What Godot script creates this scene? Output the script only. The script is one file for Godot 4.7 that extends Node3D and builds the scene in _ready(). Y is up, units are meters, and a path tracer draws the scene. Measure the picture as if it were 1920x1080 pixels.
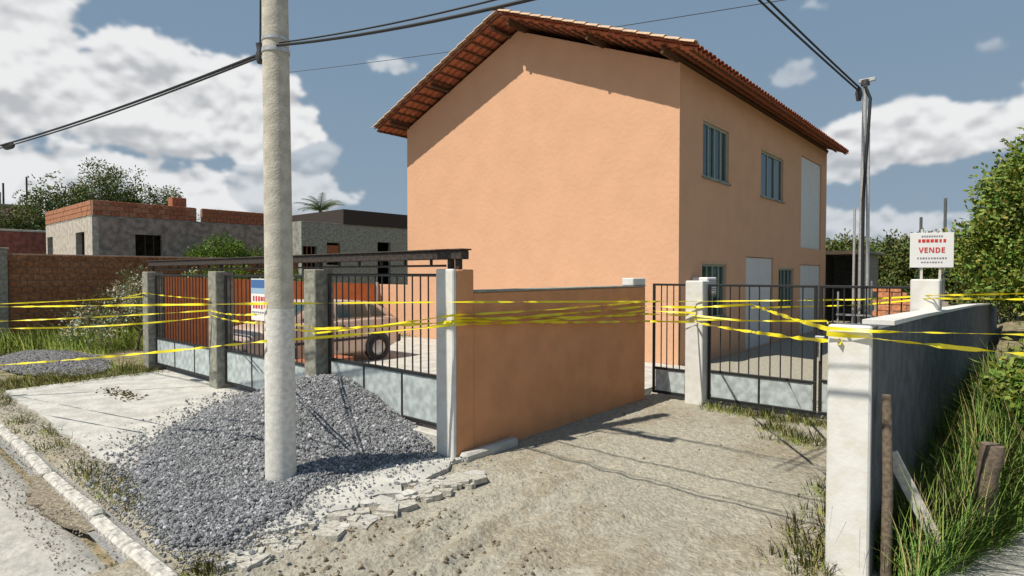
extends Node3D

var rng := RandomNumberGenerator.new()
var M := {}
var used := {}

# ------------------------------------------------------------------ materials
func lin(r: float, g: float, b: float) -> Color:
	return Color(r, g, b).linear_to_srgb()

func noise(freq: float, oct: int, sd: int, kind := FastNoiseLite.TYPE_SIMPLEX_SMOOTH) -> FastNoiseLite:
	var n := FastNoiseLite.new()
	n.noise_type = kind
	n.frequency = freq
	n.fractal_octaves = oct
	n.seed = sd
	return n

func ntex(freq: float, oct: int, sd: int, cols: Array, stops: Array, size := 512) -> NoiseTexture2D:
	var t := NoiseTexture2D.new()
	t.width = size
	t.height = size
	t.seamless = true
	t.noise = noise(freq, oct, sd)
	var g := Gradient.new()
	g.offsets = PackedFloat32Array(stops)
	g.colors = PackedColorArray(cols)
	t.color_ramp = g
	return t

func nbump(freq: float, oct: int, sd: int, strength: float, size := 512) -> NoiseTexture2D:
	var t := NoiseTexture2D.new()
	t.width = size
	t.height = size
	t.seamless = true
	t.as_normal_map = true
	t.bump_strength = strength
	t.noise = noise(freq, oct, sd)
	return t

# base colour (linear), spread of tone, size of one texture tile in metres, roughness, bump
func surf(c: Vector3, spread: float, tile: float, rough: float, bump := 2.0, freq := 0.012, sd := 1, tint := Vector3(1, 1, 1)) -> StandardMaterial3D:
	var m := StandardMaterial3D.new()
	var a := c * (1.0 - spread) * tint
	var b := c * (1.0 + spread)
	m.albedo_texture = ntex(freq, 6, sd, [lin(a.x, a.y, a.z), lin(c.x, c.y, c.z), lin(b.x, b.y, b.z)], [0.22, 0.5, 0.78])
	m.uv1_triplanar = true
	m.uv1_world_triplanar = true
	m.uv1_scale = Vector3.ONE / tile
	m.roughness = rough
	m.metallic_specular = 0.35
	if bump > 0.0:
		m.normal_enabled = true
		m.normal_texture = nbump(0.06, 5, sd + 50, bump)
		m.normal_scale = 0.7
	return m

func flat(c: Vector3, rough := 0.6, metal := 0.0) -> StandardMaterial3D:
	var m := StandardMaterial3D.new()
	m.albedo_color = lin(c.x, c.y, c.z)
	m.roughness = rough
	m.metallic = metal
	return m

func vcol(rough := 0.8, back := Vector3.ZERO) -> StandardMaterial3D:
	var m := StandardMaterial3D.new()
	m.vertex_color_use_as_albedo = true
	m.roughness = rough
	m.metallic_specular = 0.3
	m.cull_mode = BaseMaterial3D.CULL_DISABLED
	if back != Vector3.ZERO:
		m.backlight_enabled = true
		m.backlight = lin(back.x, back.y, back.z)
	return m

func make_materials() -> void:
	M.plaster = surf(Vector3(0.625, 0.37, 0.235), 0.03, 5.5, 0.9, 0.6, 0.01, 3)
	M.plaster_wall = surf(Vector3(0.60, 0.285, 0.14), 0.06, 2.5, 0.9, 1.5, 0.01, 4)
	M.yard_wall = surf(Vector3(0.56, 0.19, 0.075), 0.1, 2.0, 0.9, 1.0, 0.012, 34)
	M.rubble = surf(Vector3(0.40, 0.385, 0.345), 0.22, 0.7, 0.93, 5.0, 0.025, 35)
	M.mound = surf(Vector3(0.25, 0.25, 0.25), 0.25, 0.6, 0.95, 6.0, 0.03, 36)
	M.white = surf(Vector3(0.63, 0.63, 0.62), 0.05, 1.3, 0.8, 0.6, 0.014, 5, Vector3(1, 0.98, 0.93))
	M.cement = surf(Vector3(0.24, 0.24, 0.205), 0.25, 1.1, 0.92, 3.0, 0.016, 6)
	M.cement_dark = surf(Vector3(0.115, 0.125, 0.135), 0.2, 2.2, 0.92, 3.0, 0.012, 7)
	M.cement_old = surf(Vector3(0.27, 0.275, 0.25), 0.25, 3.0, 0.92, 2.5, 0.014, 8)
	M.slab = surf(Vector3(0.45, 0.445, 0.42), 0.13, 2.6, 0.9, 3.0, 0.012, 9)
	M.road = surf(Vector3(0.385, 0.375, 0.35), 0.14, 2.2, 0.93, 3.5, 0.02, 10)
	M.dirt = surf(Vector3(0.335, 0.315, 0.26), 0.17, 1.5, 0.97, 9.0, 0.03, 11)
	M.dirt_toned = M.dirt.duplicate()
	M.dirt_toned.vertex_color_use_as_albedo = true
	M.soil = surf(Vector3(0.22, 0.185, 0.12), 0.35, 2.6, 0.97, 6.0, 0.018, 12, Vector3(0.8, 1.0, 0.7))
	M.gutter = surf(Vector3(0.25, 0.215, 0.165), 0.4, 0.7, 0.97, 9.0, 0.03, 33)
	M.kerb = surf(Vector3(0.45, 0.44, 0.41), 0.38, 0.9, 0.9, 4.0, 0.02, 13)
	M.clay = surf(Vector3(0.40, 0.13, 0.065), 0.25, 0.8, 0.85, 2.0, 0.016, 14)
	M.clay_b = surf(Vector3(0.33, 0.10, 0.055), 0.28, 0.8, 0.85, 2.0, 0.016, 15)
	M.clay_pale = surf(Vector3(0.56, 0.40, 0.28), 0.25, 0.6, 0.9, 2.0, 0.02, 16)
	M.brick = surf(Vector3(0.33, 0.125, 0.07), 0.3, 1.0, 0.92, 3.0, 0.02, 17)
	M.brick_b = surf(Vector3(0.40, 0.185, 0.11), 0.25, 1.0, 0.92, 3.0, 0.02, 18)
	M.mortar = surf(Vector3(0.30, 0.26, 0.22), 0.2, 1.2, 0.95, 3.0, 0.02, 19)
	M.rust_steel = surf(Vector3(0.05, 0.04, 0.036), 0.35, 0.6, 0.6, 1.0, 0.02, 20)
	M.steel = surf(Vector3(0.44, 0.50, 0.52), 0.2, 1.1, 0.5, 0.5, 0.012, 21)
	M.steel.metallic = 0.15
	M.galv = surf(Vector3(0.48, 0.49, 0.50), 0.15, 0.5, 0.45, 0.8, 0.02, 22)
	M.galv.metallic = 0.55
	M.iron = flat(Vector3(0.018, 0.02, 0.022), 0.5, 0.2)
	M.concrete_pole = surf(Vector3(0.47, 0.445, 0.385), 0.16, 0.9, 0.88, 2.5, 0.012, 23)
	M.pole_pale = surf(Vector3(0.62, 0.61, 0.58), 0.14, 0.7, 0.88, 2.5, 0.018, 24)  # paler tone for the lower shaft of the pole
	M.wood = surf(Vector3(0.16, 0.125, 0.095), 0.35, 0.5, 0.9, 4.0, 0.02, 25)
	M.timber = surf(Vector3(0.10, 0.055, 0.03), 0.3, 0.6, 0.85, 3.0, 0.02, 26)
	M.plank = surf(Vector3(0.58, 0.56, 0.51), 0.15, 0.5, 0.85, 3.0, 0.02, 27)
	M.bark = surf(Vector3(0.12, 0.095, 0.07), 0.35, 0.5, 0.95, 6.0, 0.025, 28)
	M.cable = flat(Vector3(0.012, 0.013, 0.016), 0.55)
	M.tape = flat(Vector3(0.80, 0.69, 0.015), 0.4)
	M.tape.cull_mode = BaseMaterial3D.CULL_DISABLED
	M.tape.backlight_enabled = true
	M.tape.backlight = lin(0.25, 0.2, 0.0)
	M.frame = flat(Vector3(0.30, 0.37, 0.34), 0.45, 0.2)
	M.door = surf(Vector3(0.62, 0.63, 0.64), 0.05, 1.0, 0.5, 0.5, 0.012, 29)
	M.glass = flat(Vector3(0.006, 0.04, 0.042), 0.05)
	M.glass.metallic_specular = 0.6
	M.glass.transparency = BaseMaterial3D.TRANSPARENCY_ALPHA
	M.glass.albedo_color.a = 0.82
	M.leaf = vcol(0.55, Vector3(0.10, 0.14, 0.02))
	M.grass = vcol(0.65, Vector3(0.10, 0.13, 0.02))
	M.stone = vcol(0.9)
	M.car = flat(Vector3(0.62, 0.46, 0.36), 0.28, 0.05)
	M.car.clearcoat_enabled = true
	M.car.clearcoat = 0.8
	M.rubber = flat(Vector3(0.02, 0.02, 0.02), 0.85)
	M.trim = flat(Vector3(0.03, 0.03, 0.035), 0.6)
	M.rim = flat(Vector3(0.45, 0.45, 0.46), 0.35, 0.7)
	M.red_lamp = flat(Vector3(0.35, 0.02, 0.015), 0.2)
	M.clear_lamp = flat(Vector3(0.7, 0.7, 0.72), 0.1)
	M.red_print = flat(Vector3(0.55, 0.035, 0.03), 0.6)
	M.grey_print = flat(Vector3(0.22, 0.22, 0.26), 0.6)
	M.blue_print = flat(Vector3(0.05, 0.14, 0.35), 0.5)
	M.sky_print = flat(Vector3(0.30, 0.45, 0.60), 0.5)
	M.board = flat(Vector3(0.76, 0.76, 0.77), 0.5)

# ------------------------------------------------------------------ node helpers
func numbered(called: String) -> String:
	var n: int = used.get(called, 0)
	used[called] = n + 1
	return called if n == 0 else "%s_%03d" % [called, n]

func tag(o: Node, label: String, category: String, group := "") -> Node:
	o.set_meta("label", label)
	o.set_meta("category", category)
	if group != "":
		o.set_meta("group", group)
	return o

func thing(called: String, label: String, category: String, at := Vector3.ZERO, turn := 0.0, group := "") -> Node3D:
	var o := Node3D.new()
	o.name = numbered(called)
	add_child(o)
	o.position = at
	o.rotation.y = turn
	tag(o, label, category, group)
	return o

func put(called: String, mesh: Mesh, mat: Material, parent: Node = null, at := Vector3.ZERO, basis := Basis.IDENTITY) -> MeshInstance3D:
	var o := MeshInstance3D.new()
	o.mesh = mesh
	o.material_override = mat
	if parent == null:
		o.name = numbered(called)
		add_child(o)
	else:
		o.name = called
		parent.add_child(o, true)
	o.transform = Transform3D(basis, at)
	return o

func setting(called: String, mesh: Mesh, mat: Material, at := Vector3.ZERO) -> MeshInstance3D:
	var o := put(called, mesh, mat, null, at)
	o.set_meta("kind", "structure")
	return o

func scatter(called: String, mesh: Mesh, mat: Material, xf: Array, cols: Array, parent: Node = null) -> MultiMeshInstance3D:
	var mm := MultiMesh.new()
	mm.transform_format = MultiMesh.TRANSFORM_3D
	mm.use_colors = cols.size() > 0
	mm.mesh = mesh
	mm.instance_count = xf.size()
	for i in xf.size():
		mm.set_instance_transform(i, xf[i])
		if cols.size() > 0:
			mm.set_instance_color(i, cols[i])
	var o := MultiMeshInstance3D.new()
	o.multimesh = mm
	o.material_override = mat
	o.set_meta("kind", "stuff")
	if parent == null:
		o.name = numbered(called)
		add_child(o)
	else:
		o.name = called
		parent.add_child(o, true)
	return o

# ------------------------------------------------------------------ shapes
func begin() -> SurfaceTool:
	var st := SurfaceTool.new()
	st.begin(Mesh.PRIMITIVE_TRIANGLES)
	st.set_smooth_group(-1)
	return st

func done(st: SurfaceTool) -> ArrayMesh:
	st.generate_normals()
	return st.commit()

func tri(st: SurfaceTool, a: Vector3, b: Vector3, c: Vector3) -> void:
	st.add_vertex(a)
	st.add_vertex(b)
	st.add_vertex(c)

func quad(st: SurfaceTool, a: Vector3, b: Vector3, c: Vector3, d: Vector3) -> void:
	tri(st, a, b, c)
	tri(st, a, c, d)

# a box with chamfered edges, centred, through a transform
func cbox(st: SurfaceTool, size: Vector3, bev: float, xf := Transform3D.IDENTITY) -> void:
	var h := size * 0.5
	var b := minf(bev, minf(h.x, minf(h.y, h.z)) * 0.45)
	var P := {}
	for sx in [-1, 1]:
		for sy in [-1, 1]:
			for sz in [-1, 1]:
				P[[sx, sy, sz, 0]] = xf * Vector3(sx * h.x, sy * (h.y - b), sz * (h.z - b))
				P[[sx, sy, sz, 1]] = xf * Vector3(sx * (h.x - b), sy * h.y, sz * (h.z - b))
				P[[sx, sy, sz, 2]] = xf * Vector3(sx * (h.x - b), sy * (h.y - b), sz * h.z)
	var c := xf.origin
	var faces := []
	for s in [-1, 1]:
		faces.append([P[[s, -1, -1, 0]], P[[s, 1, -1, 0]], P[[s, 1, 1, 0]], P[[s, -1, 1, 0]]])
		faces.append([P[[-1, s, -1, 1]], P[[1, s, -1, 1]], P[[1, s, 1, 1]], P[[-1, s, 1, 1]]])
		faces.append([P[[-1, -1, s, 2]], P[[1, -1, s, 2]], P[[1, 1, s, 2]], P[[-1, 1, s, 2]]])
		for t in [-1, 1]:
			faces.append([P[[s, t, -1, 0]], P[[s, t, 1, 0]], P[[s, t, 1, 1]], P[[s, t, -1, 1]]])
			faces.append([P[[s, -1, t, 0]], P[[s, 1, t, 0]], P[[s, 1, t, 2]], P[[s, -1, t, 2]]])
			faces.append([P[[-1, s, t, 1]], P[[1, s, t, 1]], P[[1, s, t, 2]], P[[-1, s, t, 2]]])
			for u in [-1, 1]:
				faces.append([P[[s, t, u, 0]], P[[s, t, u, 1]], P[[s, t, u, 2]]])
	for f in faces:
		var n: Vector3 = (f[1] - f[0]).cross(f[2] - f[0])
		var mid: Vector3 = (f[0] + f[2]) * 0.5
		if n.dot(mid - c) > 0.0:
			f.reverse()
		for i in range(1, f.size() - 1):
			tri(st, f[0], f[i], f[i + 1])

func box(size: Vector3, bev := 0.008) -> ArrayMesh:
	var st := begin()
	cbox(st, size, bev)
	return done(st)

# box given by its two corners
func span(a: Vector3, b: Vector3, bev := 0.008) -> ArrayMesh:
	var st := begin()
	cbox(st, (b - a).abs(), bev, Transform3D(Basis.IDENTITY, (a + b) * 0.5))
	return done(st)

func tube(st: SurfaceTool, pts: Array, radii: Array, sides := 8, caps := true) -> void:
	st.set_smooth_group(1)
	var rings := []
	var side := Vector3.ZERO
	for i in pts.size():
		var d: Vector3
		if i == 0:
			d = pts[1] - pts[0]
		elif i == pts.size() - 1:
			d = pts[i] - pts[i - 1]
		else:
			d = pts[i + 1] - pts[i - 1]
		d = d.normalized()
		if side == Vector3.ZERO:
			side = d.cross(Vector3.UP if absf(d.y) < 0.9 else Vector3.RIGHT).normalized()
		side = (side - d * side.dot(d)).normalized()
		var up := d.cross(side)
		var ring := []
		for k in sides:
			var a := TAU * k / sides
			ring.append(pts[i] + (side * cos(a) + up * sin(a)) * radii[i])
		rings.append(ring)
	for i in pts.size() - 1:
		for k in sides:
			var l := (k + 1) % sides
			quad(st, rings[i][k], rings[i][l], rings[i + 1][l], rings[i + 1][k])
	if caps:
		st.set_smooth_group(-1)
		for k in range(1, sides - 1):
			tri(st, rings[0][0], rings[0][k + 1], rings[0][k])
			tri(st, rings[-1][0], rings[-1][k], rings[-1][k + 1])
	st.set_smooth_group(-1)

func rod(pts: Array, r, sides := 8) -> ArrayMesh:
	var st := begin()
	var radii := []
	for i in pts.size():
		radii.append(r[i] if r is Array else r)
	tube(st, pts, radii, sides)
	return done(st)

# a hanging line between two points
func hang(a: Vector3, b: Vector3, sag: float, n := 16) -> Array:
	var out := []
	for i in n + 1:
		var t := float(i) / n
		out.append(a.lerp(b, t) - Vector3(0, sag * 4.0 * t * (1.0 - t), 0))
	return out

# a polygon in the ground plane with thickness
func sheet(poly: PackedVector2Array, y: float, thick: float) -> ArrayMesh:
	var st := begin()
	var idx := Geometry2D.triangulate_polygon(poly)
	for i in range(0, idx.size(), 3):
		var t := []
		for k in 3:
			t.append(Vector3(poly[idx[i + k]].x, y, poly[idx[i + k]].y))
		if (t[1] - t[0]).cross(t[2] - t[0]).y > 0.0:
			t.reverse()
		tri(st, t[0], t[1], t[2])
	for i in poly.size():
		var p := poly[i]
		var q := poly[(i + 1) % poly.size()]
		quad(st, Vector3(p.x, y, p.y), Vector3(q.x, y, q.y), Vector3(q.x, y - thick, q.y), Vector3(p.x, y - thick, p.y))
	return done(st)

# upright wall with openings; u runs along it, n points outwards; holes are [u0, v0, u1, v1]
func holed(o: Vector3, u: Vector3, n: Vector3, w: float, h: float, holes: Array, thick: float) -> ArrayMesh:
	var st := begin()
	var us := [0.0, w]
	var vs := [0.0, h]
	for k in holes:
		us.append_array([k[0], k[2]])
		vs.append_array([k[1], k[3]])
	us.sort()
	vs.sort()
	var up := Vector3.UP
	for i in us.size() - 1:
		for j in vs.size() - 1:
			if us[i + 1] - us[i] < 0.0001 or vs[j + 1] - vs[j] < 0.0001:
				continue
			var cu: float = (us[i] + us[i + 1]) * 0.5
			var cv: float = (vs[j] + vs[j + 1]) * 0.5
			var open := false
			for k in holes:
				if cu > k[0] and cu < k[2] and cv > k[1] and cv < k[3]:
					open = true
			if open:
				continue
			var a: Vector3 = o + u * us[i] + up * vs[j]
			var b: Vector3 = o + u * us[i + 1] + up * vs[j]
			var c: Vector3 = o + u * us[i + 1] + up * vs[j + 1]
			var d: Vector3 = o + u * us[i] + up * vs[j + 1]
			quad(st, d, c, b, a)
			quad(st, a - n * thick, b - n * thick, c - n * thick, d - n * thick)
	var rims: Array = holes.duplicate()
	rims.append([0.0, 0.0, w, h])
	for k in rims:
		var c4 := [o + u * k[0] + up * k[1], o + u * k[2] + up * k[1], o + u * k[2] + up * k[3], o + u * k[0] + up * k[3]]
		for e in 4:
			var p: Vector3 = c4[e]
			var q: Vector3 = c4[(e + 1) % 4]
			quad(st, p, q, q - n * thick, p - n * thick)
	return done(st)

# outline in the x-y plane, extruded along z from z0 to z1
func extrude(poly: Array, z0: float, z1: float) -> ArrayMesh:
	var st := begin()
	var n := poly.size()
	for i in range(1, n - 1):
		for z in [z0, z1]:
			tri(st, Vector3(poly[0].x, poly[0].y, z), Vector3(poly[i].x, poly[i].y, z), Vector3(poly[i + 1].x, poly[i + 1].y, z))
	for i in n:
		var p: Vector2 = poly[i]
		var q: Vector2 = poly[(i + 1) % n]
		quad(st, Vector3(p.x, p.y, z0), Vector3(q.x, q.y, z0), Vector3(q.x, q.y, z1), Vector3(p.x, p.y, z1))
	return done(st)

# ------------------------------------------------------------------ plants and stones
func leaf_clump(sd: int, n: int, radius: float, length: float, width: float, base: Vector3) -> ArrayMesh:
	var r := RandomNumberGenerator.new()
	r.seed = sd
	var v := PackedVector3Array()
	var nn := PackedVector3Array()
	var c := PackedColorArray()
	for i in n:
		var d := Vector3(r.randfn(), r.randfn() * 0.8, r.randfn()).normalized()
		var p := d * radius * pow(r.randf(), 0.45)
		var along := (d + Vector3(r.randfn(), r.randfn() - 0.6, r.randfn()) * 0.7).normalized()
		var side := along.cross(Vector3(r.randfn(), r.randfn(), r.randfn())).normalized()
		var nor := side.cross(along).normalized()
		var l := length * r.randf_range(0.65, 1.25)
		var w := width * r.randf_range(0.7, 1.2)
		var q := [p, p + along * l * 0.5 + side * w * 0.5 + nor * l * 0.08, p + along * l, p + along * l * 0.5 - side * w * 0.5 + nor * l * 0.08]
		# each leaf a little yellower or greener, wherever it sits
		var col := Color(base.x * r.randf_range(0.75, 1.4), base.y * r.randf_range(0.85, 1.15), base.z * r.randf_range(0.7, 1.2))
		for k in [0, 1, 2, 0, 2, 3]:
			v.append(q[k])
			nn.append(-nor)
			c.append(col)
	var arr := []
	arr.resize(Mesh.ARRAY_MAX)
	arr[Mesh.ARRAY_VERTEX] = v
	arr[Mesh.ARRAY_NORMAL] = nn
	arr[Mesh.ARRAY_COLOR] = c
	var m := ArrayMesh.new()
	m.add_surface_from_arrays(Mesh.PRIMITIVE_TRIANGLES, arr)
	return m

func blades(sd: int, n: int, spread: float, h: float, w: float, bend: float, base: Vector3) -> ArrayMesh:
	var r := RandomNumberGenerator.new()
	r.seed = sd
	var v := PackedVector3Array()
	var nn := PackedVector3Array()
	var c := PackedColorArray()
	for i in n:
		var a := r.randf() * TAU
		var out := Vector3(cos(a), 0, sin(a))
		var p := out * spread * sqrt(r.randf())
		var side := Vector3(-out.z, 0, out.x).rotated(Vector3.UP, r.randf_range(-0.8, 0.8))
		var hh := h * r.randf_range(0.45, 1.15)
		var bb := bend * r.randf_range(0.2, 1.3)
		# whole blades: fresh, yellowing or dry straw
		var col := Color(base.x, base.y, base.z)
		var age := r.randf()
		if age > 0.93:
			col = Color(0.30, 0.25, 0.12)
		elif age > 0.7:
			col = Color(base.x * 1.35, base.y * 1.05, base.z * 1.1)
		var prev := []
		for s in 4:
			var f := s / 3.0
			var q := p + Vector3.UP * hh * (f - 0.25 * f * f * bb) + out * hh * bb * f * f
			var ww := w * (1.0 - f * 0.92) * 0.5
			var now := [q - side * ww, q + side * ww]
			if s > 0:
				for k in [prev[0], prev[1], now[1], prev[0], now[1], now[0]]:
					v.append(k)
					nn.append((out * 0.5 + Vector3.UP * 0.5).normalized())
					c.append(col)
			prev = now
	var arr := []
	arr.resize(Mesh.ARRAY_MAX)
	arr[Mesh.ARRAY_VERTEX] = v
	arr[Mesh.ARRAY_NORMAL] = nn
	arr[Mesh.ARRAY_COLOR] = c
	var m := ArrayMesh.new()
	m.add_surface_from_arrays(Mesh.PRIMITIVE_TRIANGLES, arr)
	return m

func stone_mesh(sd: int) -> ArrayMesh:
	var r := RandomNumberGenerator.new()
	r.seed = sd
	var st := begin()
	var g := (1.0 + sqrt(5.0)) / 2.0
	var p := [Vector3(-1, g, 0), Vector3(1, g, 0), Vector3(-1, -g, 0), Vector3(1, -g, 0), Vector3(0, -1, g), Vector3(0, 1, g), Vector3(0, -1, -g), Vector3(0, 1, -g), Vector3(g, 0, -1), Vector3(g, 0, 1), Vector3(-g, 0, -1), Vector3(-g, 0, 1)]
	for i in 12:
		p[i] = p[i].normalized() * r.randf_range(0.35, 0.62) * Vector3(1.0, 0.7, 0.85)
	for f in [[0, 11, 5], [0, 5, 1], [0, 1, 7], [0, 7, 10], [0, 10, 11], [1, 5, 9], [5, 11, 4], [11, 10, 2], [10, 7, 6], [7, 1, 8], [3, 9, 4], [3, 4, 2], [3, 2, 6], [3, 6, 8], [3, 8, 9], [4, 9, 5], [2, 4, 11], [6, 2, 10], [8, 6, 7], [9, 8, 1]]:
		st.set_color(Color.WHITE)
		tri(st, p[f[0]], p[f[2]], p[f[1]])
	return done(st)

func spin3() -> Basis:
	return Basis.from_euler(Vector3(rng.randf() * TAU, rng.randf() * TAU, rng.randf() * TAU))

# a tree: trunk and limbs, and a crown of leaf clumps spread through lobes [centre, radii, count]
func tree(called: String, label: String, category: String, at: Vector3, trunk_r: float, lobes: Array, clumps: Array, size: float, group := "") -> Node3D:
	var t := thing(called, label, category, at, 0.0, group)
	var st := begin()
	var top := Vector3.ZERO
	for l in lobes:
		top += l[0]
	top /= lobes.size()
	var fork := Vector3(top.x * 0.4, top.y * 0.5, top.z * 0.4)
	tube(st, [Vector3(0, -0.1, 0), fork * 0.5 + Vector3(0.05, 0, 0.03), fork], [trunk_r * 1.25, trunk_r, trunk_r * 0.8], 9)
	for l in lobes:
		var mid: Vector3 = fork.lerp(l[0], 0.5) + Vector3(rng.randf_range(-0.2, 0.2), 0.15, rng.randf_range(-0.2, 0.2))
		tube(st, [fork - Vector3(0, 0.1, 0), mid, l[0]], [trunk_r * 0.7, trunk_r * 0.4, trunk_r * 0.15], 6)
	put("trunk", done(st), M.bark, t)
	for ci in clumps.size():
		var xf := []
		var cols := []
		for l in lobes:
			var rad: Vector3 = l[1]
			for i in int(l[2] / clumps.size()):
				var d := Vector3(rng.randfn(), rng.randfn(), rng.randfn()).normalized()
				var p: Vector3 = l[0] + d * rad * (pow(rng.randf(), 0.4) * rng.randf_range(0.82, 1.12))
				if p.y + at.y < 0.1:
					continue
				xf.append(Transform3D(spin3().scaled(Vector3.ONE * size * rng.randf_range(0.7, 1.3)), p))
				cols.append(Color(rng.randf_range(0.85, 1.2), 1.0, rng.randf_range(0.85, 1.1)))
		scatter("crown", clumps[ci], M.leaf, xf, cols, t)
	return t

# ------------------------------------------------------------------ scene
func _ready() -> void:
	rng.seed = 20240
	# camera
	var cam := Camera3D.new()
	cam.position = Vector3(0, 2.0, 0)
	cam.rotation_degrees = Vector3(-1.39, 40.8, 0)
	cam.fov = 51.88
	cam.far = 1200.0
	add_child(cam)
	# sky
	var env := Environment.new()
	env.background_mode = Environment.BG_SKY
	var sky := Sky.new()
	var pan := PanoramaSkyMaterial.new()
	pan.panorama = ImageTexture.create_from_image(sky_image())
	pan.energy_multiplier = 1.0
	sky.sky_material = pan
	env.sky = sky
	env.tonemap_mode = Environment.TONE_MAPPER_LINEAR
	env.tonemap_exposure = 1.22
	env.sdfgi_enabled = true
	env.ssao_enabled = true
	env.ssil_enabled = true
	var we := WorldEnvironment.new()
	we.environment = env
	add_child(we)
	# sun
	var sun := DirectionalLight3D.new()
	sun.light_energy = 1.5
	sun.light_color = Color(1.0, 0.965, 0.90)
	sun.light_angular_distance = 0.5
	sun.shadow_enabled = true
	sun.look_at_from_position(Vector3.ZERO, Vector3(0.29, -1.6, -1.0))
	add_child(sun)

	make_materials()
	ground()
	house()
	street_fence()
	side_wall_and_gate()
	right_wall()
	gravel()
	utility_pole()
	service_post()
	left_background()
	right_background()
	car()
	right_corner()
	greenery()
	tapes()

# a noon sky with cumulus heaps all round; linear values
func sky_image() -> Image:
	var w := 2048
	var h := 1024
	var im := Image.create(w, h, false, Image.FORMAT_RGBF)
	im.fill(Color(0.24, 0.28, 0.30))
	var n1 := noise(2.2, 5, 7)
	var n2 := noise(7.0, 4, 9)
	# azimuth from -z (degrees, to the right positive), elevation, half sizes
	var heaps := [[-84, 15, 9.5, 11, 1.0], [-97, 13, 12, 9, 1.0], [-72.5, 13, 9, 6.5, 1.0], [-64.5, 13, 6.5, 5.5, 1.0], [-78, 6.5, 16, 4.5, 0.95], [-62, 7, 7, 3, 0.7],
		[-5, 10.5, 9, 3.2, 1.0], [4, 12, 7, 3.4, 1.0], [-13, 9, 5, 2.4, 0.8], [-52, 18.7, 3.0, 1.2, 0.6], [-13, 21.8, 3, 1.0, 0.4], [-15.5, 16.8, 2.4, 1.2, 0.4], [-2, 16.3, 1.5, 0.7, 0.35],
		[-60, 10, 3, 2.5, 0.5], [-17, 3, 18, 2.6, 0.6], [-45, 17, 4, 1.4, 0.2], [-27, 19.5, 4, 1.0, 0.2]]
	var r := RandomNumberGenerator.new()
	r.seed = 77
	for i in 30:
		heaps.append([r.randf_range(28, 245), r.randf_range(6, 30), r.randf_range(6, 12), r.randf_range(2.5, 7.5), r.randf_range(0.5, 1.0)])
	for i in 6:
		heaps.append([r.randf_range(-110, 20), r.randf_range(46, 60), r.randf_range(6, 10), r.randf_range(3, 5), r.randf_range(0.5, 1.0)])
	var half := h / 2
	var el_of := []
	for j in half + 2:
		var el := 90.0 - (j + 0.5) * 180.0 / h
		el_of.append(el)
	var by_row := []
	for j in half + 2:
		var l := []
		for k in heaps:
			if absf(el_of[j] - k[1]) < k[3] * 2.0:
				l.append(k)
		by_row.append(l)
	for j in half + 2:
		var el: float = el_of[j]
		var e := deg_to_rad(el)
		var ce := cos(e)
		var t := clampf(el / 60.0, 0.0, 1.0)
		var blue := Color(0.29, 0.36, 0.415).lerp(Color(0.10, 0.185, 0.30), pow(t, 0.42))
		var l: Array = by_row[j]
		for i in w:
			var azd := (float(i) + 0.5) / w * 360.0
			var c := blue
			var best := -9.0
			var low := 0.0
			var most := 1.0
			for k in l:
				var da: float = fposmod(azd - k[0] + 180.0, 360.0) - 180.0
				if absf(da) > k[2] * 2.0:
					continue
				var de: float = (el - k[1]) / k[3]
				if de < 0.0:
					de *= 1.5
				var q: float = 1.0 - (da / k[2]) * (da / k[2]) - de * de
				if q * k[4] > best:
					best = q * k[4]
					low = de
					most = k[4]
			if best > -0.45:
				var a := deg_to_rad(azd)
				var d := Vector3(sin(a) * ce, sin(e) * 1.6, -cos(a) * ce)
				var f := n1.get_noise_3dv(d * 3.0) * 1.15 + n2.get_noise_3dv(d * 4.0) * 0.5
				var dens := best * 1.5 + f * 0.95
				var al := smoothstep(0.08, 0.40, dens) * clampf(best * 2.2 + 1.0, 0.0, 1.0) * most
				if al > 0.0:
					var up := n1.get_noise_3dv((d + Vector3(0, 0.035, 0)) * 3.0) * 1.15 + n2.get_noise_3dv((d + Vector3(0, 0.02, 0)) * 4.0) * 0.5
					var lit := clampf(0.70 + (f - up) * 1.3 + low * 0.28, 0.0, 1.0)
					var cl := Color(0.42, 0.43, 0.445).lerp(Color(0.72, 0.72, 0.72), lit)
					c = c.lerp(cl, al * 0.95)
			im.set_pixel(i, j, c)
	return im

# ------------------------------------------------------------------ ground
func patch(x0: float, x1: float, z0: float, z1: float, step: float, y: float, amp: float, f: Callable, tone := false) -> ArrayMesh:
	var nx := int((x1 - x0) / step)
	var nz := int((z1 - z0) / step)
	var st := SurfaceTool.new()
	st.begin(Mesh.PRIMITIVE_TRIANGLES)
	st.set_smooth_group(1)
	for i in nx + 1:
		for j in nz + 1:
			var x := x0 + i * step
			var z := z0 + j * step
			var e := minf(minf(i, nx - i), minf(j, nz - j))
			var yy: float = y + amp * f.call(x, z)
			if e == 0:
				yy -= 0.12
			if tone:
				var a := 0.5 + 0.5 * gn1.get_noise_2d(x * 0.45 + 40.0, z * 0.45)
				var b := smoothstep(0.1, 0.5, gn1.get_noise_2d(x * 0.8 - 20.0, z * 0.5 + 9.0) + 0.4 * gn2.get_noise_2d(x * 0.7, z * 0.7))
				var k := lerpf(0.80, 1.12, a)
				st.set_color(Color(k, k, k).lerp(Color(0.60, 0.50, 0.38), b * 0.42))
			st.add_vertex(Vector3(x, yy, z))
	for i in nx:
		for j in nz:
			var a := i * (nz + 1) + j
			var b := a + nz + 1
			for k in [a, b, b + 1, a, b + 1, a + 1]:
				st.add_index(k)
	st.generate_normals()
	return st.commit()

var gn1: FastNoiseLite
var gn2: FastNoiseLite

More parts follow.
